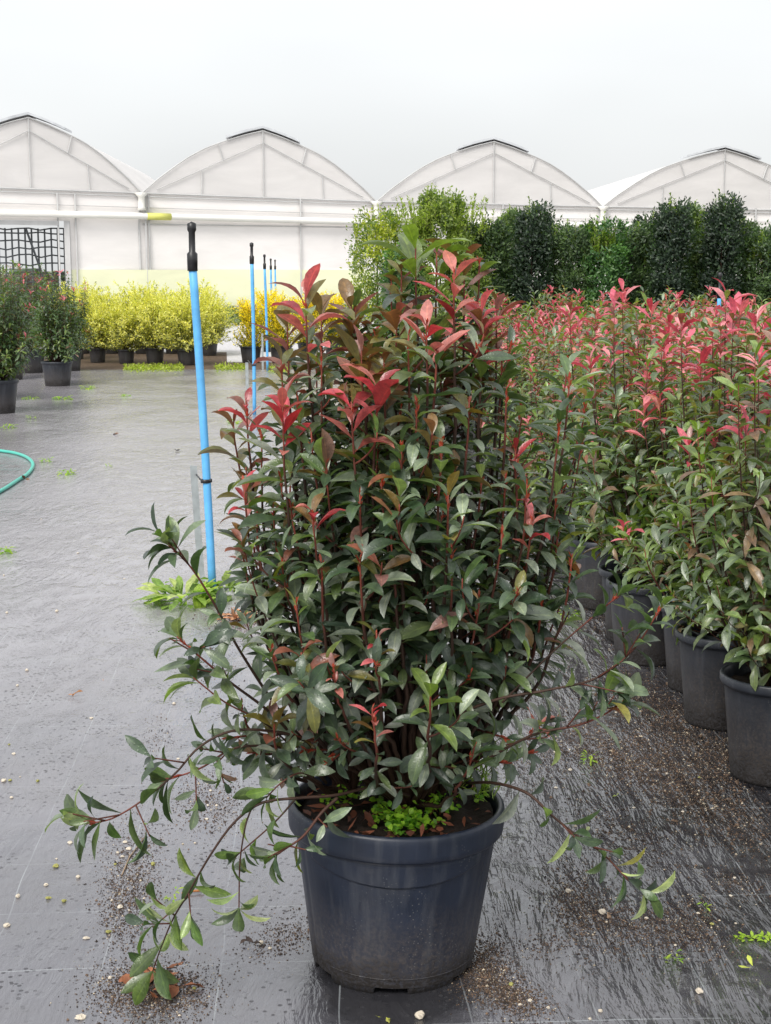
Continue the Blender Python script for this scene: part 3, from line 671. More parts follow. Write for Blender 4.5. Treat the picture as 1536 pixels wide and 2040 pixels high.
    # long sprawling low branches traced from the picture
    low = [
        ([(690, 1560, 3.22), (600, 1475, 3.05), (525, 1455, 2.98), (455, 1458, 2.95), (395, 1490, 2.93), (350, 1540, 2.92), (290, 1590, 2.90), (225, 1630, 2.90), (172, 1641, 2.90)], 'bud', .10, .50, .030),
        ([(640, 1520, 3.15), (560, 1490, 3.05), (470, 1490, 3.0), (400, 1530, 2.98), (330, 1555, 2.97)], 'bud', .085, .4, .028),
        ([(815, 1585, 3.16), (740, 1570, 3.08), (665, 1585, 3.0), (590, 1590, 2.96), (520, 1600, 2.94), (465, 1640, 2.93), (415, 1710, 2.94), (375, 1780, 2.97), (345, 1830, 3.0), (322, 1885, 3.03), (304, 1935, 3.06)], 'plain', .095, .62, .030),
        ([(500, 1612, 2.95), (488, 1650, 2.94), (478, 1720, 2.95), (476, 1812, 2.97)], 'plain', .085, .1, .034),
        ([(672, 1590, 2.99), (640, 1620, 2.96), (605, 1665, 2.94), (570, 1690, 2.93), (545, 1708, 2.92)], 'plain', .09, .1, .02),
        ([(590, 1590, 2.97), (545, 1640, 2.96), (465, 1710, 2.96)], 'plain', .075, .5, .02),
        ([(930, 1560, 3.2), (985, 1560, 3.05), (1050, 1580, 2.97), (1100, 1625, 2.95), (1150, 1665, 2.95), (1200, 1700, 2.95), (1245, 1745, 2.96), (1288, 1782, 2.97)], 'plain', .088, .36, .030),
        ([(860, 1560, 3.2), (905, 1440, 3.05), (985, 1395, 3.0), (1090, 1375, 2.97), (1190, 1350, 2.95), (1265, 1290, 2.95), (1322, 1200, 2.96)], 'bud', .095, .34, .026),
        ([(880, 1580, 3.2), (960, 1520, 3.08), (1060, 1465, 3.0), (1150, 1445, 2.98), (1200, 1425, 2.97), (1245, 1398, 2.97)], 'bud', .09, .3, .026),
        ([(850, 1575, 3.2), (960, 1500, 3.1), (1040, 1475, 3.05), (1078, 1440, 3.02)], 'red', .075, .5, .022),
        ([(1000, 1400, 3.02), (1100, 1300, 3.05), (1180, 1230, 3.05), (1240, 1180, 3.05)], 'bud', .085, .2, .02),
        ([(930, 1480, 3.1), (1010, 1330, 3.2), (1090, 1180, 3.25), (1130, 1040, 3.3), (1160, 880, 3.3)], 'bud', .09, .35, .02),
        ([(660, 1540, 3.2), (560, 1420, 3.1), (480, 1300, 3.05), (425, 1200, 3.03), (380, 1130, 3.02), (335, 1085, 3.02)], 'bud', .10, .42, .034),
        ([(650, 1560, 3.2), (560, 1440, 3.02), (460, 1360, 2.97), (400, 1310, 2.95), (352, 1268, 2.95)], 'bud', .095, .45, .026),
        ([(640, 1550, 3.2), (540, 1450, 3.0), (450, 1400, 2.96), (385, 1350, 2.95)], 'lime', .09, .45, .026),
        ([(660, 1500, 3.2), (560, 1300, 3.1), (510, 1180, 3.08), (482, 1080, 3.05)], 'bronze', .07, .55, .024),
        ([(640, 1560, 3.1), (600, 1540, 2.99), (560, 1560, 2.95), (530, 1590, 2.95)], 'plain', .085, .3, .02)]
    for pts, typ, LL, f0, sp in low:
        P = poly([W(*p) for p in pts], 34); LL *= .92; shoot(P, .0038 if len(pts) > 4 else .0022, .0014, SB, LG, LR, rng, typ, f0, sp, LL, redlen=.05)
        n = len(P); Tt = nrm(P[-1]-P[-3])
        for q in range(5): put_leaf(LG, rng, P[-1]-Tt*rng.uniform(0, .015), Tt, q*1.26+rng.uniform(-.3, .3), rng.uniform(.55, 1.15), LL*rng.uniform(.75, 1.1), pick(rng, DARK), wr=.34, upb=.6)
        if len(pts) > 4:
            for j in range(4):
                i = int(n*rng.uniform(f0+.04, .9)); p = P[i]; T = nrm(P[min(i+2, n-1)]-P[i]); o = nrm(np.array([rng.normal(0, .6), -.4, rng.uniform(-.4, 1)])+T*.6); ln_ = rng.uniform(.04, .09)
                shoot(bez(p, p+o*ln_*.3, p+o*ln_*.7, p+o*ln_, 6), .002, .0013, SB, LG, LR, rng, 'plain', .35, .018, LL*.85, k=5, full=False)
    stems = SB.build('stem', M['bark'], g, True)
    mb = MB(); LG.into(mb, 7, 'ell', rng, wave=.05); mb.build('foliage', M['leaf'], g, True)
    mb = MB(); LR.into(mb, 7, 'ell', rng, wave=.05); o = mb.build('young_leaves', M['redleaf'], g, True); o['label'] = 'crimson and bronze young leaves at the shoot tips'
    print('hero leaves', len(LG.b), len(LR.b))
    lb = MB(); q = W(868, 828, 3.3); 
    lb.add([q+[-.022, 0, -.015], q+[.022, -.004, -.012], q+[.018, 0, .02], q+[-.004, .002, .024]], [(0, 1, 2, 3)]); V = np.array(lb.V[0])+[0, .0015, 0]; lb.add(V, [(3, 2, 1, 0)]); lb.build('plant_tag', M['white'], g)
hero()

# ------------------------------------------------------------------ plain nursery pot
def pot_mesh(rt, rb, h, K=40, name='pot', mat_=None, lip=.010):
    b = MB(); wl = .004
    prof = [(0, .006), (rb*.93, .006), (rb*.95, 0), (rb, .002), (rb+.001, .012)]
    for f in np.linspace(.08, .88, 9): prof.append((rb+(rt-rb)*f, h*f))
    r9 = rb+(rt-rb)*.9
    prof += [(r9+.002, h*.9), (rt+lip*.6, h*.905), (rt+lip, h*.93), (rt+lip, h*.985), (rt+lip*.6, h), (rt-.001, h*.998), (rt-wl, h*.985), (r9-wl, h*.85)]
    b.lathe(prof, K, fn=lambda r, z, a: r-(.0016*max(0, cos(a*12))**5 if .05*h < z < .88*h else 0))
    return b.mesh(name, mat_ or M['pot2'], True)
def soil_mesh(r, z, name='soil'):
    b = MB(); K = 28; V = [(0, 0, z+.004)]+[(r*f*cos(2*pi*j/K), r*f*sin(2*pi*j/K), z+.006*sin(j*2.3+f*9)) for f in (.5, 1.) for j in range(K)]
    Fs = [(0, 1+j, 1+(j+1) % K) for j in range(K)]+[(1+j, 1+K+j, 1+K+(j+1) % K, 1+(j+1) % K) for j in range(K)]; b.add(V, Fs); return b.mesh(name, M['soil'], True)
PROTO = {}
def photinia_meshes(seed, H=1.25, W_=.42, pr=.158, ph=.315, nsh=15, LL=.062, sp=.020, pal=FIELD, redp=.8, seg=4, low=.36, redlen=.15, twig=3.2, red2=REDS):
    rng = np.random.default_rng(seed); SB = MB(); LG = Leaves(); LR = Leaves(); zs = ph*.90
    for i in range(nsh):
        a = rng.uniform(0, 6.28) if i else 0; f = sqrt(rng.random())
        low_ = rng.random() < .28
        E = np.array([cos(a)*W_/2*f, sin(a)*W_/2*f, (H*rng.uniform(.74, 1.05)-.06*f) if not low_ else rng.uniform(zs+.25, H*.75)])
        if low_: E[:2] *= 1.15/max(f, .3)*f**.3
        S = np.array([cos(a)*.02+rng.normal(0, .012), sin(a)*.02+rng.normal(0, .012), zs]); h = E[2]-S[2]; dx = (E-S)*[1, 1, 0]
        P = bez(S, S+dx*.5+[0, 0, h*.25], E-dx*.05-[0, 0, h*.35], E, 14)
        typ = 'red' if rng.random() < (redp if not low_ else .42) else ('lime' if rng.random() < .4 else 'bud')
        Lt = np.linalg.norm(np.diff(P, axis=0), axis=1).sum()
        P, cum = shoot(P, .0055, .0014, SB, LG, LR, rng, typ, max(.12, low*.6), sp, LL, pal=pal, k=4, redlen=redlen*rng.uniform(.45, 1.15), full=False, reds=PINKS)
        for j in range(int(Lt*twig)):
            f = rng.uniform(.15, .8); i2 = int(f*12); p = P[i2]; T = nrm(P[i2+1]-P[i2]); aa = rng.uniform(0, 6.28); o = nrm(np.array([cos(aa), sin(aa), 0])*.8+nrm(p*[1, 1, 0]+1e-4)*.4); l_ = rng.uniform(.08, .2)
            Q = bez(p, p+o*l_*.3, p+o*l_*.6+T*l_*.3, p+o*l_*.65+T*l_*.65, 6)
            shoot(Q, .002, .0011, SB, LG, LR, rng, 'plain' if rng.random() < .75 else 'lime', .2, sp, LL*.95, pal=pal, k=4, full=False)
    ms = [('pot', pot_mesh(pr, pr*.80, ph)), ('soil', soil_mesh(pr*.93, ph*.88))]
    ms.append(('stem', SB.mesh('stem', M['bark'], True)))
    mb = MB(); LG.into(mb, seg, 'ell', rng); ms.append(('foliage', mb.mesh('foliage', M['leaf'], True)))
    if LR.b: mb = MB(); LR.into(mb, seg, 'ell', rng); ms.append(('young_leaves', mb.mesh('young_leaves', M['redleaf'], True)))
    return ms
def place(ms, name, loc, rz, label, cat, group=None, s=1.0):
    e = empty(name, loc, label, cat, group, rz); e.scale = (s, s, s)
    for n_, me in ms: link(n_, me, e)
    return e
V_ = [photinia_meshes(100+i, H=1.24+.05*(i % 4), W_=.55, LL=.084, nsh=28, redp=.47, twig=8.5, low=.12, redlen=.13) for i in range(7)]
rnd = random.Random(5)
ORD = 'first second third fourth fifth sixth seventh eighth ninth tenth eleventh twelfth thirteenth fourteenth fifteenth sixteenth seventeenth eighteenth nineteenth twentieth twenty-first twenty-second twenty-third twenty-fourth twenty-fifth twenty-sixth twenty-seventh twenty-eighth twenty-ninth thirtieth'.split()
# front edge of the block, traced: base pixel of each pot
front = [(1540, 1543, 'photinia in the nearest and largest-looking black pot, cut by the right picture edge'),
         (1440, 1436, 'photinia whose pot shows its grey scuffed side just behind the nearest pot on the right'),
         (1400, 1368, 'photinia with lime tips, third potted plant along the front edge of the right block'),
         (1290, 1312, 'photinia in the fourth pot along the block edge, its full dark pot visible'),
         (1200, 1205, 'photinia in the black pot with a pale wet sheen, half hidden by the big shrub')]
pos = []
for px, py, lab in front:
    p = gp(px, py); pos.append((p[0], p[1], lab))
GRP = 'potted photinias in the block on the right'
for k, (x, y, lab) in enumerate(pos):
    place(V_[(k*2+1) % 6], 'potted_photinia', (x, y, 0), rnd.uniform(0, 6.28), lab, 'potted shrub', GRP, 1.04)
cnt = 0
y = 4.6; row = 0
while y < 15.6:
    x0 = np.interp(y, [4.6, 6.8, 10, 16], [1.22, 1.00, .93, .80])
    j = 0
    while True:
        x = x0+.40*j+rnd.uniform(-.05, .05)+(.2 if row % 2 else 0); yy = y+rnd.uniform(-.06, .06)
        if x > .262*yy+.42: break
        if all(math.hypot(x-p[0], yy-p[1]) > .36 for p in pos) and not (y < 5.0 and j == 0):
            lab = 'red-tipped photinia, %s from the path edge in the %s row of the right block' % (ORD[j], ORD[row])
            if j == 0: lab = 'red-tipped photinia at the path-side end of the %s row of the right block' % ORD[row]
            place(V_[rnd.randrange(7)], 'potted_photinia', (x, yy, 0), rnd.uniform(0, 6.28), lab, 'potted shrub', GRP, rnd.uniform(.86, 1.05)*np.interp(yy, [5, 8], [1.06, 1.]) ); cnt += 1
            pos.append((x, yy, ''))
        j += 1
    y += .40; row += 1
print('field plants', cnt)
# two tall leading plants that rise above the block
TALL = photinia_meshes(201, H=1.52, W_=.34, nsh=12, LL=.10, redp=.95, redlen=.30, twig=3)
for px, yy, lab, s in ((1285, 6.3, 'tall photinia rising over the block with pale salmon and red shoots', .985), (1490, 5.2, 'tallest photinia of the right block, pink shoots reaching up at the right edge', .99)):
    x = at(px, 600, yy)[0]; place(TALL, 'potted_photinia', (x, yy, 0), rnd.uniform(0, 6), lab, 'potted shrub', GRP, s)

# ------------------------------------------------------------------ photinias standing on the left
LV_ = [photinia_meshes(300+i, H=1.62, W_=.74, pr=.225, ph=.36, nsh=48, LL=.090, sp=.019, pal=[(.05, .085, .045), (.065, .11, .05), (.04, .07, .04), (.09, .125, .06)], redp=.35, seg=3, redlen=.07, twig=7) for i in range(2)]
GL = 'tall potted photinias on the left'
for px, py, lab, s, v in ((-4, 822, 'dark leafy photinia in a black pot cut by the left picture edge', 1.03, 0), (115, 768, 'dense dark photinia in the full black pot beside the path on the left', .93, 1),
                       (62, 742, 'photinia half hidden behind the two front plants on the left', 1.0, 0), (20, 756, 'photinia behind the left-edge plant with thin red tips', .98, 1), (140, 738, 'photinia behind the dense dark plant on the left, pale top shoots', .86, 0), (-60, 800, 'photinia just outside the left edge showing some leaves', 1.02, 1)):
    p = gp(px, py); place(LV_[v], 'potted_photinia', p, rnd.uniform(0, 6), lab, 'potted shrub', GL, s)

# ------------------------------------------------------------------ loose twiggy shrubs: variegated yellow row and golden euonymus
def bushy(seed, H, W_, n, LL, cols, colb, pr, ph, form='spray', seg=2, prof='ell', wr=.4, zlow=None, stemcol=(.15, .12, .05), lmat='yleaf', pot='pot2', dens=.016):
    rng = np.random.default_rng(seed); SB = MB(); LG = Leaves(); zs = ph*.88
    for i in range(n):
        a = rng.uniform(0, 6.28)
        if form == 'spray':
            el = rng.uniform(.02, 1.0)**.8; rr = W_/2*rng.uniform(.3, 1.05)*sqrt(1-(el*.75)**2); E = np.array([cos(a)*rr, sin(a)*rr, zs+(H-zs)*el*rng.uniform(.85, 1.05)+.0])
            S = np.array([cos(a)*.02, sin(a)*.02, zs]); d = E-S; P = bez(S, S+d*[.2, .2, .5], S+d*[.6, .6, .85], E, 9); f0 = .25
        else:
            rr = W_/2*sqrt(rng.random()); z = rng.uniform(zs+.02, H); E = np.array([cos(a)*rr, sin(a)*rr, z]); S = np.array([cos(a)*rr*.3, sin(a)*rr*.3, max(zs, z-.22)])
            P = bez(S, S+[0, 0, .05], E-[0, 0, .06], E, 6); f0 = .0
        SB.tube(P, np.linspace(.003, .001, len(P)), 3, stemcol, cap=False)
        m = len(P); Lt = np.linalg.norm(np.diff(P, axis=0), axis=1).sum(); k = int(Lt*(1-f0)/dens)
        for j in range(k):
            f = f0+(1-f0)*(j+rng.random())/k; ii = min(int(f*(m-1)), m-2); u = f*(m-1)-ii; p = P[ii]*(1-u)+P[ii+1]*u; T = nrm(P[ii+1]-P[ii])
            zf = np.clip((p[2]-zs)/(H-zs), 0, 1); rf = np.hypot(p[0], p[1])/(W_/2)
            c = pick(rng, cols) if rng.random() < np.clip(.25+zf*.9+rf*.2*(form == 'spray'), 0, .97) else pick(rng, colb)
            put_leaf(LG, rng, p+rng.normal(0, .01, 3), T, rng.uniform(0, 6.28), rng.uniform(.4, 1.2), LL*rng.uniform(.7, 1.2), c, wr=wr, curl=.2)
    ms = [('pot', pot_mesh(pr, pr*.8, ph, 24, mat_=M[pot])), ('soil', soil_mesh(pr*.93, ph*.86)), ('stem', SB.mesh('stem', M['bark']))]
    mb = MB(); LG.into(mb, seg, prof, rng); ms.append(('foliage', mb.mesh('foliage', M[lmat], True))); return ms
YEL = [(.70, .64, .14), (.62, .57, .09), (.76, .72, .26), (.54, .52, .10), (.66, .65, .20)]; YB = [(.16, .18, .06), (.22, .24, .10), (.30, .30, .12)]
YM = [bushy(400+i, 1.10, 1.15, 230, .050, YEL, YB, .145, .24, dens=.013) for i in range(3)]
GY = 'pale yellow shrubs in a row by the greenhouse'
ylab = ['pale yellow shrub in the leftmost black pot of the row by the greenhouse', 'pale yellow shrub in the second black pot of its row', 'pale yellow shrub in the third black pot, between its paler neighbours', 'pale yellow shrub next to the blue pole, its pot partly behind the pole', 'pale yellow shrub leaning out at the right end of its row', 'pale yellow shrub behind the photinias at the left end of the row']
for k, (px, py) in enumerate(((195, 722), (252, 724), (309, 724), (372, 727), (418, 708), (150, 715))):
    p = gp(px, py); place(YM[k % 3], 'yellow_shrub', p, rnd.uniform(0, 6), ylab[k], 'potted shrub', GY, (1.03, 1.0, 1.12, 1.1, 1.05, 1.2)[k])
for k, px in enumerate((165, 225, 285, 345, 395)):
    p = gp(px, 704); place(YM[(k+1) % 3], 'yellow_shrub', p, rnd.uniform(0, 6), 'pale yellow shrub of the back row, %s from the left behind the front yellow pots' % ORD[k], 'potted shrub', GY, rnd.uniform(1.1, 1.25))
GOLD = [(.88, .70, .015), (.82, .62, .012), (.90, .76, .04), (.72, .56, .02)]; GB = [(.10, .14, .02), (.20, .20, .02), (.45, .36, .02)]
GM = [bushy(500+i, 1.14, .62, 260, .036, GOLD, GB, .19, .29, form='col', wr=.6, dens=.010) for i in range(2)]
GG = 'golden yellow shrubs by the blue poles'
for k, (px, py, s, lab) in enumerate(((500, 722, .98, 'golden yellow shrub in a black pot, leftmost of its group beside the blue poles'), (560, 722, 1.02, 'golden yellow shrub just right of the leftmost golden one'), (540, 700, 1.08, 'golden yellow shrub behind the two front golden ones'), (615, 716, 1.05, 'golden yellow shrub seen through the top left leaves of the big shrub'), (668, 712, 1.06, 'golden yellow shrub farthest right of its group, mostly behind the big shrub'))):
    p = gp(px, py); place(GM[k % 2], 'golden_shrub', p, rnd.uniform(0, 6), lab, 'potted shrub', GG, s)
# greenery along the plinth behind
def hedge_low():
    rng = np.random.default_rng(77); L = Leaves(); m = MB()
    for i in range(9000):
        x = rng.uniform(-9.5, -1.0); yy = 44.6+rng.normal(0, .35); z = rng.uniform(0, 1)**.8*(.42+.10*sin(x*2.1)+.06*sin(x*5.3))
        L.add((x, yy, z), rng.normal(0, 1, 3)+[0, 0, .5], rng.normal(0, 1, 3), .10, .05, .3, .2, np.array([.17, .21, .07])*rng.uniform(.5, 1.5))
    L.into(m, 2, 'ell', rng); o = m.build('ground_cover', M['fleaf'], None, True); tag(o, 'low olive green growth along the foot of the greenhouse wall', 'ground cover', kind='stuff')
hedge_low()

# ------------------------------------------------------------------ hedge of potted columnar evergreens behind the block
def column(seed, H, W_, n, LL, cols, light, tipn, pr=.2, ph=.3, taper=.15, tipcol=(.20, .28, .05), lightp=.2):
    rng = np.random.default_rng(seed); L = Leaves(); SB = MB(); zs = ph
    # clump centres give light and dark masses
    ncl = 170; cl = []
    for i in range(ncl):
        z = rng.uniform(zs+.05, H-.05); a = rng.uniform(0, 6.28); rr = W_/2*(1-taper*((z-zs)/(H-zs))**2)*(.75+.3*rng.random()); cl.append((cos(a)*rr, sin(a)*rr, z, rng.random(), rng.uniform(.07, .13)))
    for i in range(n):
        c = cl[rng.integers(ncl)]
        p = np.array(c[:3])+rng.normal(0, c[4]*.45, 3); p[2] = max(p[2], zs+.02)
        o = nrm(p*[1, 1, 0]+1e-6)
        base_ = np.array(light if (c[3] < lightp or rng.random() < .06) else cols[rng.integers(len(cols))])*rng.uniform(.75, 1.3)
        d = o*.6+np.array([0, 0, .7])+rng.normal(0, .6, 3); L.add(p, d, o+[0, 0, .6]+rng.normal(0, .4, 3), LL*rng.uniform(.7, 1.25), LL*.48, .3, .2, base_)
    for i in range(tipn):   # light young shoots on top and shoulders
        a = rng.uniform(0, 6.28); rr = W_/2*rng.random()**.7*.9; z0 = H-.22-(rr/W_)*.35+rng.uniform(-.15, .08); h = rng.uniform(.10, .30); P = np.array([[cos(a)*rr, sin(a)*rr, z0], [cos(a)*rr*1.08, sin(a)*rr*1.08, z0+h*.5], [cos(a)*rr*1.12+rng.normal(0, .01), sin(a)*rr*1.12, z0+h]])
        SB.tube(P, [.003, .002, .001], 3, (.14, .15, .05), cap=False)
        for j in range(int(h/.011)):
            f = rng.random(); q = P[0]+(P[2]-P[0])*f; put_leaf(L, rng, q, np.array([0, 0, 1.]), rng.uniform(0, 6.28), rng.uniform(.4, 1.1), LL*.85, np.array(tipcol)*rng.uniform(.7, 1.25), wr=.45, curl=.2)
    SB.tube([(0, 0, zs-.03), (0, 0, H*.5), (0.01, 0, H*.85)], [.02, .012, .004], 6, BROWNST)
    ms = [('pot', pot_mesh(pr, pr*.8, ph, 24)), ('trunk', SB.mesh('trunk', M['bark']))]
    mb = MB(); L.into(mb, 2, 'ell', rng); ms.append(('crown', mb.mesh('crown', M['fleaf'], True))); return ms
DK = [(.028, .048, .032), (.020, .036, .026), (.040, .066, .038)]; MG = [(.050, .088, .040), (.038, .068, .034), (.07, .115, .045)]; GR = [(.05, .12, .038), (.04, .10, .035), (.07, .15, .045)]
colv = {'dark': column(600, 2.25, .33, 13000, .046, DK, (.05, .09, .04), 30, lightp=.1), 'mid': column(601, 2.15, .38, 13000, .048, MG, (.09, .15, .05), 60, lightp=.2),
        'green': column(602, 2.10, .42, 13000, .050, GR, (.09, .19, .05), 50, lightp=.25), 'light': column(603, 2.2, .33, 11000, .048, [(.08, .13, .045), (.06, .10, .04)], (.14, .20, .06), 95, lightp=.35)}
GH = 'columnar evergreens in the hedge behind the red-tipped block'
cols_ = [(985, 425, 'mid', 17.4, 'mid green columnar evergreen at the left end of the hedge, next to the yellow-green bush'), (1022, 405, 'light', 17.9, 'lighter columnar evergreen with pale shoots standing above the left end of the hedge'), (1062, 405, 'dark', 17.2, 'very dark columnar evergreen near the left end of the hedge'),
         (1105, 425, 'mid', 17.7, 'mid green evergreen just right of the very dark left column'), (1150, 430, 'mid', 17.3, 'evergreen with a bare dark patch and yellow leaves in its middle'), (1205, 425, 'green', 17.2, 'fresh green evergreen column in the middle of the hedge'), (1262, 430, 'mid', 17.6, 'evergreen between the fresh green column and the tall dark one'),
         (1340, 398, 'dark', 17.1, 'broad dark column with pale shoots on its shoulder, right of the middle of the hedge'), (1380, 395, 'light', 17.8, 'pale-tipped evergreen behind the broad dark column'), (1300, 425, 'dark', 17.9, 'dark evergreen set back left of the broad dark column'), (1442, 390, 'dark', 17.2, 'tall dark narrow column beside the small pole at the right'), (1410, 440, 'light', 17.5, 'lower light green evergreen left of the tall dark narrow column'), (1478, 425, 'light', 17.7, 'light green evergreen right of the tall dark narrow column'), (1522, 440, 'mid', 17.3, 'evergreen at the right picture edge, end of the visible hedge'), (1560, 430, 'mid', 17.5, 'evergreen cut by the right picture edge')]
for px, py, v, yy, lab in cols_:
    p = at(px, py-6, yy); Hv = {'dark': 2.25, 'mid': 2.15, 'green': 2.1, 'light': 2.2}[v]
    place(colv[v], 'columnar_evergreen', (p[0], yy, 0), rnd.uniform(0, 6), lab, 'evergreen shrub', GH, (p[2]-.05)/Hv*(1 if v == 'dark' else .965))
YG = [(.13, .185, .045), (.10, .15, .04), (.17, .23, .05)]
bigy = column(610, 2.42, 1.22, 26000, .048, YG, (.22, .29, .05), 110, taper=.8, tipcol=(.27, .34, .06), lightp=.3)
p = at(878, 372, 17.0); place(bigy, 'yellow_green_bush', (p[0], 17.0, 0), 0.6, 'broad yellow-green bush with pointed top standing above the big shrub', 'shrub', s=(p[2]-.06)/2.42)
smy = column(611, 2.15, .66, 9000, .042, [(.16, .22, .035), (.11, .17, .035)], (.33, .37, .04), 50, taper=.4, tipcol=(.36, .40, .04), lightp=.35)
p = at(752, 415, 17.3); place(smy, 'yellow_green_bush', (p[0], 17.3, 0), 1.9, 'smaller bright yellow-green bush left of the broad pointed one', 'shrub', s=(p[2]-.02)/2.15)
for px, yy, lab in ((800, 16.6, 'dark green shrub behind the left shoulder of the big shrub'), (925, 17.3, 'green shrub between the broad yellow-green bush and the hedge')):
    p = at(px, 450, yy); place(colv['green'] if px < 900 else colv['light'], 'green_bush', (p[0], yy, 0), 2.2, lab, 'shrub', s=.86 if px < 900 else .95)

# ------------------------------------------------------------------ blue risers with stakes
def riser(name, base, top, r, label, stake=None, clampz=.6, head=True):
    g = empty(name, base, label, 'pole', 'blue irrigation risers'); base = np.array(base, float); top = np.array(top)-base
    b = MB(); P = [top*f+np.array([.006*sin(f*3), 0, 0]) for f in np.linspace(0, 1, 12)]; b.tube(P, r, 16); b.build('pipe', M['blue'], g, True)
    if head:
        h = MB(); t = P[-1]; h.lathe([(0, -.03), (r*1.25, -.03), (r*1.3, .05), (r*.8, .06), (r*.8, .15), (r*1.1, .16), (r*1.1, .19), (0, .2)], 14, t); h.build('sprinkler_head', M['black'], g, True)
    if stake is not None:
        (sx, sy), h, lean, wd = stake; s0 = np.array([sx, sy, 0])-base; s1 = s0+[lean, 0, h]
        s = MB(); ex = np.array([wd, 0, 0])/2; ey = np.array([0, wd, 0])/2; th = .003
        # angle iron
        for A, B in ((s0-ex, s0+ex),):
            V = [A, B, B+[0, th, 0], A+[0, th, 0]]; V2 = [v+(s1-s0) for v in V]; s.add(V+V2, [(0, 3, 2, 1), (4, 5, 6, 7), (0, 1, 5, 4), (1, 2, 6, 5), (2, 3, 7, 6), (3, 0, 4, 7)])
        A = s0-ex; V = [A+[0, th, 0], A+[th, th, 0], A+[th, wd, 0], A+[0, wd, 0]]; V2 = [v+(s1-s0) for v in V]; s.add(V+V2, [(0, 3, 2, 1), (4, 5, 6, 7), (0, 1, 5, 4), (1, 2, 6, 5), (2, 3, 7, 6), (3, 0, 4, 7)])
        s.build('stake', M['galv'], g)
        c = MB(); f = clampz/top[2]; cp = top*f
        c.lathe([(r+.0005, -.009), (r+.005, -.009), (r+.006, 0), (r+.005, .009), (r+.0005, .009)], 18, cp)
        sp = s0+(s1-s0)*(clampz/h)+ex; c.tube([cp-[r, 0, 0], sp-[.005, 0, 0]], .004, 8); c.box(cp+[r+.004, -.004, .002], (.014, .02, .016)); c.build('clamp', M['black'], g, True)
b0 = gp(424, 1184); t0 = at(383, 527, b0[1]); st = gp(402, 1165)
zc = at(412, 958, b0[1])[2]; zs_ = at(385, 928, st[1])[2]; xs_ = at(385, 928, st[1])[0]
riser('blue_pole', b0, t0, .0195, 'near blue pipe pole rising from the light green weed, leaning slightly', ((st[0], st[1]), zs_, xs_-st[0], .034), zc)
b1 = gp(507, 826); t1 = at(501.5, 520, b1[1]); st = gp(493, 812)
riser('blue_pole', b1, t1, .0195, 'second blue pole, beside the leftmost golden shrub', ((st[0], st[1]), at(490, 722, st[1])[2], 0, .034), at(503, 727, b1[1])[2])
b2 = gp(533, 738); t2 = at(527, 532, b2[1]); st = gp(523.5, 736)
riser('blue_pole', b2, t2, .019, 'third blue pole, just right of the second one', ((st[0], st[1]), at(523, 664, st[1])[2], 0, .032), at(530, 668, b2[1])[2])
for px, yb, yt, lab in ((540.5, 690, 534, 'thin far blue pole behind the golden shrubs, left of two'), (549, 672, 534, 'thin farthest blue pole behind the golden shrubs')):
    p = gp(px, yb); riser('blue_pole', p, at(px-1, yt, p[1]), .02, lab)
yy = 13.6; tp = at(1433, 587, yy); riser('blue_pole', (tp[0]-.03, yy, 0), tp, .0175, 'blue pole with a dark head standing in the block of photinias at the right')

# ------------------------------------------------------------------ hose
P = poly([gp(*q)+[0, 0, .015] for q in ((-120, 880), (-60, 893), (-10, 900), (30, 906), (56, 916), (66, 930), (56, 947), (36, 960), (5, 980), (-40, 1003), (-110, 1030))], 60)
h = MB(); h.tube(P, .0135, 10); tag(h.build('garden_hose', M['hose'], None, True), 'turquoise green garden hose curling in from the left edge', 'hose')

# ------------------------------------------------------------------ weeds on the ground
def weed(name, px, py, rad, n, LL, cols, label, cat='weed', up=.35, prof='ell', wr=.35, h=.03, group=None, rng=None, rx=1.0):
    rng = rng or np.random.default_rng(int(px*7+py)); p = gp(px, py); L = Leaves()
    for i in range(n):
        a = rng.uniform(0, 6.28); r_ = rad*sqrt(rng.random())*.6; q = np.array([cos(a)*r_*rx, sin(a)*r_, rng.uniform(.003, h)])
        d = np.array([cos(a)*rx, sin(a), up*rng.uniform(.2, 1.6)])+rng.normal(0, .3, 3); L.add(q, d, (rng.normal(0, .2), rng.normal(0, .2), 1), LL*rng.uniform(.6, 1.2), LL*wr*rng.uniform(.8, 1.2), rng.uniform(.3, 1.1), .2, pick(rng, cols, .2))
    m = MB(); L.into(m, 4, prof, rng, wave=.06); o = m.build(name, M['weed'], None, True); o.location = p; return tag(o, label, cat, group)
LIME = [(.22, .33, .05), (.17, .28, .05), (.30, .40, .10)]; LIM2 = [(.30, .40, .05), (.20, .34, .04)]
weed('rosette_weed', 372, 1200, .20, 95, .13, [(.20, .30, .07), (.14, .23, .05), (.36, .42, .16), (.24, .34, .05)], 'leafy light green weed sprawling at the foot of the near blue pole', up=.7, h=.05, rx=1.1)
weed('rosette_weed', 450, 1185, .13, 46, .12, [(.22, .30, .06), (.16, .24, .05)], 'smaller leafy weed right of the near blue pole base', up=.5, h=.04)
gw = 'small weed tufts growing through the cloth'
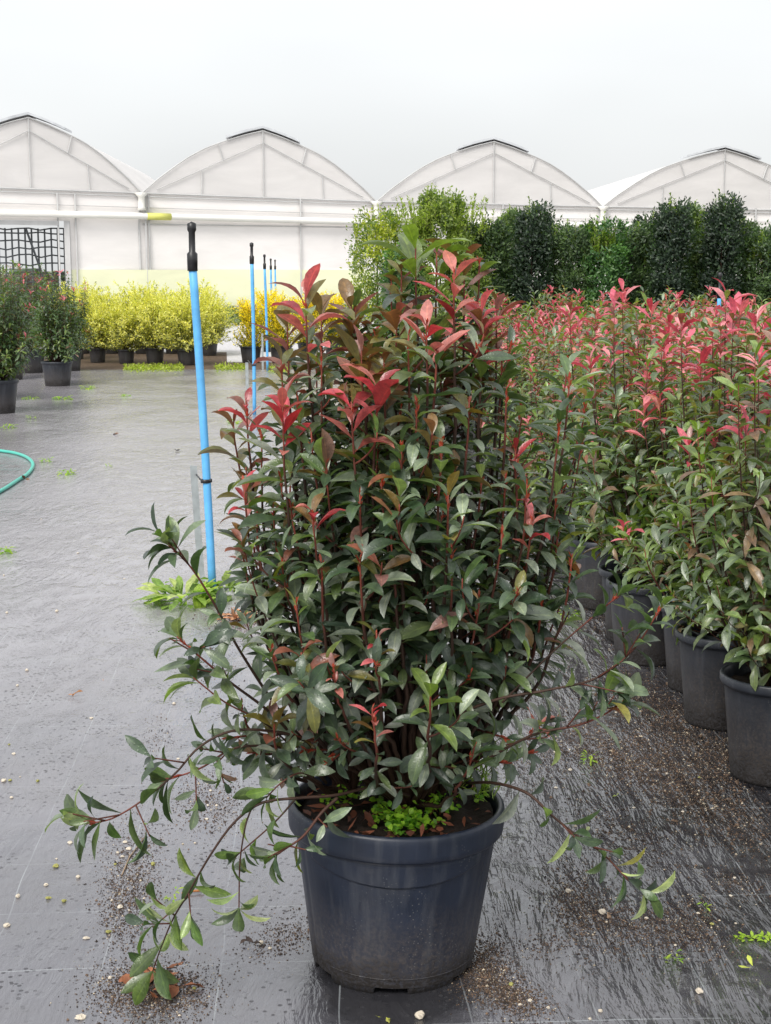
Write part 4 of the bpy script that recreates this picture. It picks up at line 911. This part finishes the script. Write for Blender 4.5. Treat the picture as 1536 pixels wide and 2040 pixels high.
for px, py, r_, n, LL, lab in ((125, 796, .16, 40, .07, 'small lime green tuft left of the yellow shrubs, beyond the hose'), (178, 775, .12, 26, .08, 'brownish green tuft beside the full black pot on the left'), (62, 795, .14, 30, .06, 'yellowish green tuft in front of the left-edge pot'), (133, 945, .07, 34, .05, 'fresh green tuft on the cloth right of the hose bend'), (92, 921, .06, 24, .04, 'flat green tuft just above the hose bend'), (215, 930, .03, 12, .03, 'tiny weed between the hose and the near pole'), (10, 1102, .05, 34, .045, 'bright green tuft at the left edge below the hose'), (8, 853, .16, 36, .06, 'yellow-green tuft at the left edge above the hose'), (62, 835, .06, 16, .04, 'small green tuft right of the left-edge pot'),
                      (250, 790, .06, 10, .08, 'thin fallen green sprig on the path'), (470, 843, .11, 40, .06, 'lime green tuft at the foot of the second blue pole'), (1345, 1922, .016, 16, .02, 'tiny three-leaved seedling on the wet cloth, bottom right'), (1175, 1520, .035, 26, .022, 'small grassy seedling right of the big pot'), (1404, 1812, .016, 10, .016, 'tiny seedling beside the dark grit line at the right'), (345, 1795, .02, 12, .02, 'mossy seedling under the trailing branch'), (1130, 1230, .10, 60, .03, 'low yellow-green weed under the right side of the shrub')):
    weed('weed_tuft', px, py, r_, n, LL, LIM2, lab, wr=.3 if n < 100 else .5, group=gw)
def creeping(px, py, lab):
    rng = np.random.default_rng(9); L = Leaves(); p = gp(px, py)
    for i in range(90): q = np.array([rng.uniform(-.03, .15), rng.normal(0, .008), rng.uniform(.002, .012)]); L.add(q, rng.normal(0, 1, 3)*[1, 1, .4], (0, 0, 1), .014, .008, .2, .2, np.array([.30, .44, .05])*rng.uniform(.7, 1.2))
    m = MB(); L.into(m, 3, 'round', rng); o = m.build('creeping_weed', M['weed'], None, True); o.location = p; tag(o, lab, 'weed')
creeping(1490, 1872, 'bright green creeping weed sprig at the right edge of the foreground')
def moss(px0, px1, py, n, lab, seed):
    rng = np.random.default_rng(seed); L = Leaves()
    for i in range(n):
        q = gp(rng.uniform(px0, px1), py+rng.normal(0, 3)); L.add(q+[0, 0, rng.uniform(0, .03)], rng.normal(0, 1, 3)+[0, 0, .6], (0, 0, 1), .06, .03, .3, .2, np.array([.30, .36, .05])*rng.uniform(.5, 1.2))
    m = MB(); L.into(m, 2, 'ell', rng); tag(m.build('moss', M['weed'], None, True), lab, 'moss', kind='stuff')
moss(248, 365, 735, 1100, 'strip of yellow-green moss in front of the pale yellow shrubs', 1); moss(430, 490, 734, 500, 'moss patch between the yellow and the golden shrubs', 2); moss(535, 575, 738, 350, 'moss patch right of the third blue pole', 3)
# dead leaves ------------------------------------------------------------
gd = 'fallen dead leaves on the cloth'
def dead(px, py, n, size, col, lab, spread=.01, name='dead_leaf', cat='dead leaf'):
    rng = np.random.default_rng(int(px+py*3)); L = Leaves()
    for i in range(n): L.add(np.array([rng.normal(0, spread), rng.normal(0, spread), .004+rng.uniform(0, .012)*min(1, n/3)]), rng.normal(0, 1, 3)*[1, 1, .25], (rng.normal(0, .3), rng.normal(0, .3), 1), size*rng.uniform(.7, 1.2), size*.4, rng.uniform(-.8, 1.4), rng.uniform(-.3, .9), np.array(col)*rng.uniform(.6, 1.4))
    m = MB(); L.into(m, 4, 'ell', rng, wave=.12); o = m.build(name, M['dead'], None, True); o.location = gp(px, py); tag(o, lab, cat, gd if name == 'dead_leaf' else None)
for a in ((237, 866, 2, .06, (.13, .07, .04), 'curled brown leaf on the path above the near stake'), (355, 900, 4, .05, (.03, .02, .018), 'dark leaf clump left of the near blue pole'), (52, 955, 2, .07, (.14, .08, .04), 'brown leaf lying against the hose bend'), (150, 1387, 3, .035, (.40, .18, .07), 'small orange leaf on the left of the cloth'), (205, 1352, 1, .03, (.42, .25, .18), 'pinkish leaf fragment above the small orange leaf'), (1228, 1588, 2, .02, (.45, .55, .12), 'yellow-green leaf fragment right of the big pot'), (1500, 1935, 2, .03, (.40, .45, .08), 'yellowish leaf below the creeping sprig at the right'), (770, 2034, 3, .018, (.40, .42, .06), 'yellow-green scrap at the bottom edge below the pot'), (1205, 1823, 2, .035, (.35, .24, .16), 'pale brown scrap on the grit right of the pot'), (500, 1886, 3, .03, (.05, .035, .03), 'dark bark scrap left of the pot base')):
    dead(*a)
dead(308, 1958, 34, .05, (.26, .10, .05), 'heap of coppery dead leaves at the tip of the trailing branch', .026, 'leaf_heap', 'leaf heap')
dead(482, 1232, 60, .06, (.42, .22, .12), 'orange-brown leaf litter beside the weed at the near pole', .055, 'leaf_heap', 'leaf heap')
s = MB(); a, b_ = gp(362, 1783)+[0, 0, .004], gp(406, 1778)+[0, 0, .006]; s.tube([a, (a+b_)/2+[0, 0, .002], b_], .0032, 7, (.38, .16, .06)); tag(s.build('twig', M['dead'], None, True), 'short orange-brown twig lying under the trailing branch', 'twig')
s = MB(); s.tube([gp(243, 1745)+[0, 0, .003], gp(258, 1710)+[0, 0, .004], gp(290, 1668)+[0, 0, .004]], .0018, 6, (.30, .22, .15)); tag(s.build('twig', M['dead'], None, True), 'thin pale twig in the grit line at the left', 'twig')

# ------------------------------------------------------------------ stones
def stone_mesh(seed):
    rng = np.random.default_rng(seed); nu, nv = 9, 6; V = [(0, 0, 1)]; sc_ = rng.uniform(.75, 1.15, 3)
    for i in range(1, nv):
        for j in range(nu): a = 2*pi*j/nu; b = pi*i/nv; r_ = rng.uniform(.62, 1.2); V.append((r_*sin(b)*cos(a), r_*sin(b)*sin(a), r_*cos(b)))
    V.append((0, 0, -1)); V = np.array(V)*sc_*[1, 1, .62]; V[:, 2] -= V[:, 2].min()+.15; n = len(V); Fs = [(0, 1+j, 1+(j+1) % nu) for j in range(nu)]
    for i in range(nv-2):
        for j in range(nu): q = (j+1) % nu; Fs.append((1+i*nu+j, 1+(i+1)*nu+j, 1+(i+1)*nu+q, 1+i*nu+q))
    Fs += [(n-1, 1+(nv-2)*nu+(j+1) % nu, 1+(nv-2)*nu+j) for j in range(nu)]
    return V, Fs
SM = {}
for c, col in (('p', (.62, .55, .45)), ('g', (.34, .33, .10))):
    for k in range(4): b = MB(); V, Fs = stone_mesh(k+(9 if c == 'g' else 0)); b.add(V, Fs, col); SM[c, k] = b.mesh('pebble', M['stone'])
st = []
for x, y, s in ((365, 103, 1), (55, 245, 1.1), (37, 208, -.7), (15, 355, 1.5), (40, 352, -.9), (80, 337, .5), (150, 355, -1), (47, 420, 1), (695, 45, .9), (710, 265, .8), (840, 392, .8), (790, 468, 1), (828, 450, .7), (863, 452, .7), (825, 505, .8), (280, 600, 1.1), (515, 625, 1.1), (500, 597, 1), (470, 640, .8), (488, 655, .9), (222, 695, -1.3), (225, 664, .6), (312, 738, 1.1), (184, 768, 1.1), (72, 815, 1.1), (192, 822, -1), (255, 835, -1), (610, 688, -1.3), (748, 714, -1), (480, 857, 1.2), (28, 930, 1.5), (343, 980, 1.1), (432, 958, -1), (1040, 1003, 1.2), (1075, 1020, .8), (322, 1298, 1.6), (775, 1180, -.8), (460, 686, -.7), (445, 830, .6), (515, 870, .5), (438, 1140, .9), (600, 1150, .6)):
    st.append((x/2, y/2+1380, s))
for x, y, s in ((735, 310, 1.1), (675, 240, .9), (728, 795, 1.3), (865, 880, 1.6), (1022, 865, 1.2), (1040, 900, .9), (1120, 325, .7), (1250, 1195, 1.4), (138, 1295, 1.9), (10, 1310, -1.1), (500, 1165, -1), (535, 1245, .7), (648, 1258, .8), (857, 1272, .8), (1375, 810, .7), (1390, 740, .7), (1185, 475, .8), (918, 80, .8), (680, 380, .8), (815, 1303, .6), (1395, 920, .5), (1155, 1007, .6), (1245, 880, .8), (1300, 925, -.8), (880, 915, .6), (575, 1230, .9), (1250, 340, -.6), (990, 460, .7)):
    st.append((x/2+768, y/2+1380, s))
for x, y, s in ((425, 665, 1.2), (310, 985, 1.4), (38, 992, 1), (148, 1308, 1.2), (952, 1490, 1.1), (95, 1390, .9), (22, 787, .9), (680, 805, .7), (225, 480, .8)):
    st.append((x/2.743, y/2.743+860, s))
rs = random.Random(8)
for x, y, s in st:
    p = gp(x, y); o = link('pebble', SM['g' if s < 0 else 'p', rs.randrange(4)]); q = abs(s)*.0068; o.location = p; o.scale = (q*rs.uniform(.85, 1.2), q, q*rs.uniform(.8, 1.1)); o.rotation_euler = (0, 0, rs.uniform(0, 6))
    wh = 'far out beyond the trailing branches' if y < 1420 else ('left of the pot, above its trailing branch' if x < 560 and y < 1700 else ('left of the pot, beside its trailing branch' if x < 560 else ('in front of the big pot' if x < 900 else ('right of the pot, near its low branch' if y < 1850 else 'on the cloth at the bottom right'))))
    if s < 0: tag(o, 'small mossy yellow-green stone '+wh, 'stone', 'mossy small stones on the cloth')
    else: tag(o, 'small pale beige stone '+wh, 'stone', 'pale small stones on the cloth')

# ------------------------------------------------------------------ grit and spilt soil
def grit(patches, seed, name, lab, size=(.0012, .0034)):
    rng = np.random.default_rng(seed); V = []; Fs = []; cl = []
    oc = np.array([(1, 0, 0), (-1, 0, 0), (0, 1, 0), (0, -1, 0), (0, 0, 1), (0, 0, -.3)]); of = [(0, 2, 4), (2, 1, 4), (1, 3, 4), (3, 0, 4), (2, 0, 5), (1, 2, 5), (3, 1, 5), (0, 3, 5)]
    k = 0
    for (cx, cy, sx, sy, n, rot) in patches:
        ca, sa = cos(R(rot)), sin(R(rot))
        for i in range(n):
            u, v = rng.normal(0, .5, 2); dx, dy = u*sx, v*sy; q = gp(min(max(cx+dx*ca-dy*sa, -40), 1600), max(620, cy+dx*sa+dy*ca))
            sz = rng.uniform(*size)*(1 if rng.random() < .93 else 1.8); V.append(oc*sz*rng.uniform(.6, 1.4, 3)+q+[0, 0, sz*.2])
            Fs += [tuple(j+k for j in f) for f in of]; k += 6
            z = rng.random(); c = np.array([.040, .028, .021]) if z < .55 else (np.array([.125, .082, .055]) if z < .94 else np.array([.45, .38, .28])); cl.append(np.tile(c*rng.uniform(.6, 1.4), (6, 1)))
    b = MB(); b.add(np.concatenate(V), Fs, np.concatenate(cl)); tag(b.build(name, M['grit'], None), lab, 'soil grit', kind='stuff')
grit([(270, 1740, 60, 110, 2000, 0), (240, 1810, 50, 90, 1300, 0), (300, 1975, 120, 60, 5200, 0), (420, 1600, 80, 70, 1600, 0), (315, 1465, 40, 40, 200, 0), (570, 1865, 100, 40, 900, -20), (960, 1920, 60, 70, 2400, 60), (1010, 1980, 90, 40, 2800, 25), (1150, 1800, 60, 110, 2300, -20), (1300, 1850, 180, 60, 3200, 10), (1390, 1830, 50, 60, 600, 20), (1470, 1760, 90, 30, 500, 20), (1060, 1520, 90, 60, 900, 0), (1080, 1885, 50, 30, 250, 0)], 21, 'spilt_grit', 'dark and pale grains of spilt soil on the cloth around the big pot', (.0008, .0022))
grit([(1200, 1500, 180, 60, 2600, 20), (1310, 1520, 200, 90, 4200, 30), (1400, 1600, 200, 60, 2600, 30), (1290, 1400, 150, 60, 1800, 40), (1350, 1450, 120, 60, 1600, 45), (1230, 1650, 140, 50, 900, 30), (1200, 1240, 90, 40, 700, 20), (480, 1240, 80, 26, 900, 10), (430, 1320, 60, 60, 300, 0), (1440, 1500, 60, 60, 1200, 50)], 22, 'spilt_grit', 'brown grit spread along the edge of the block of pots', (.0010, .0031))
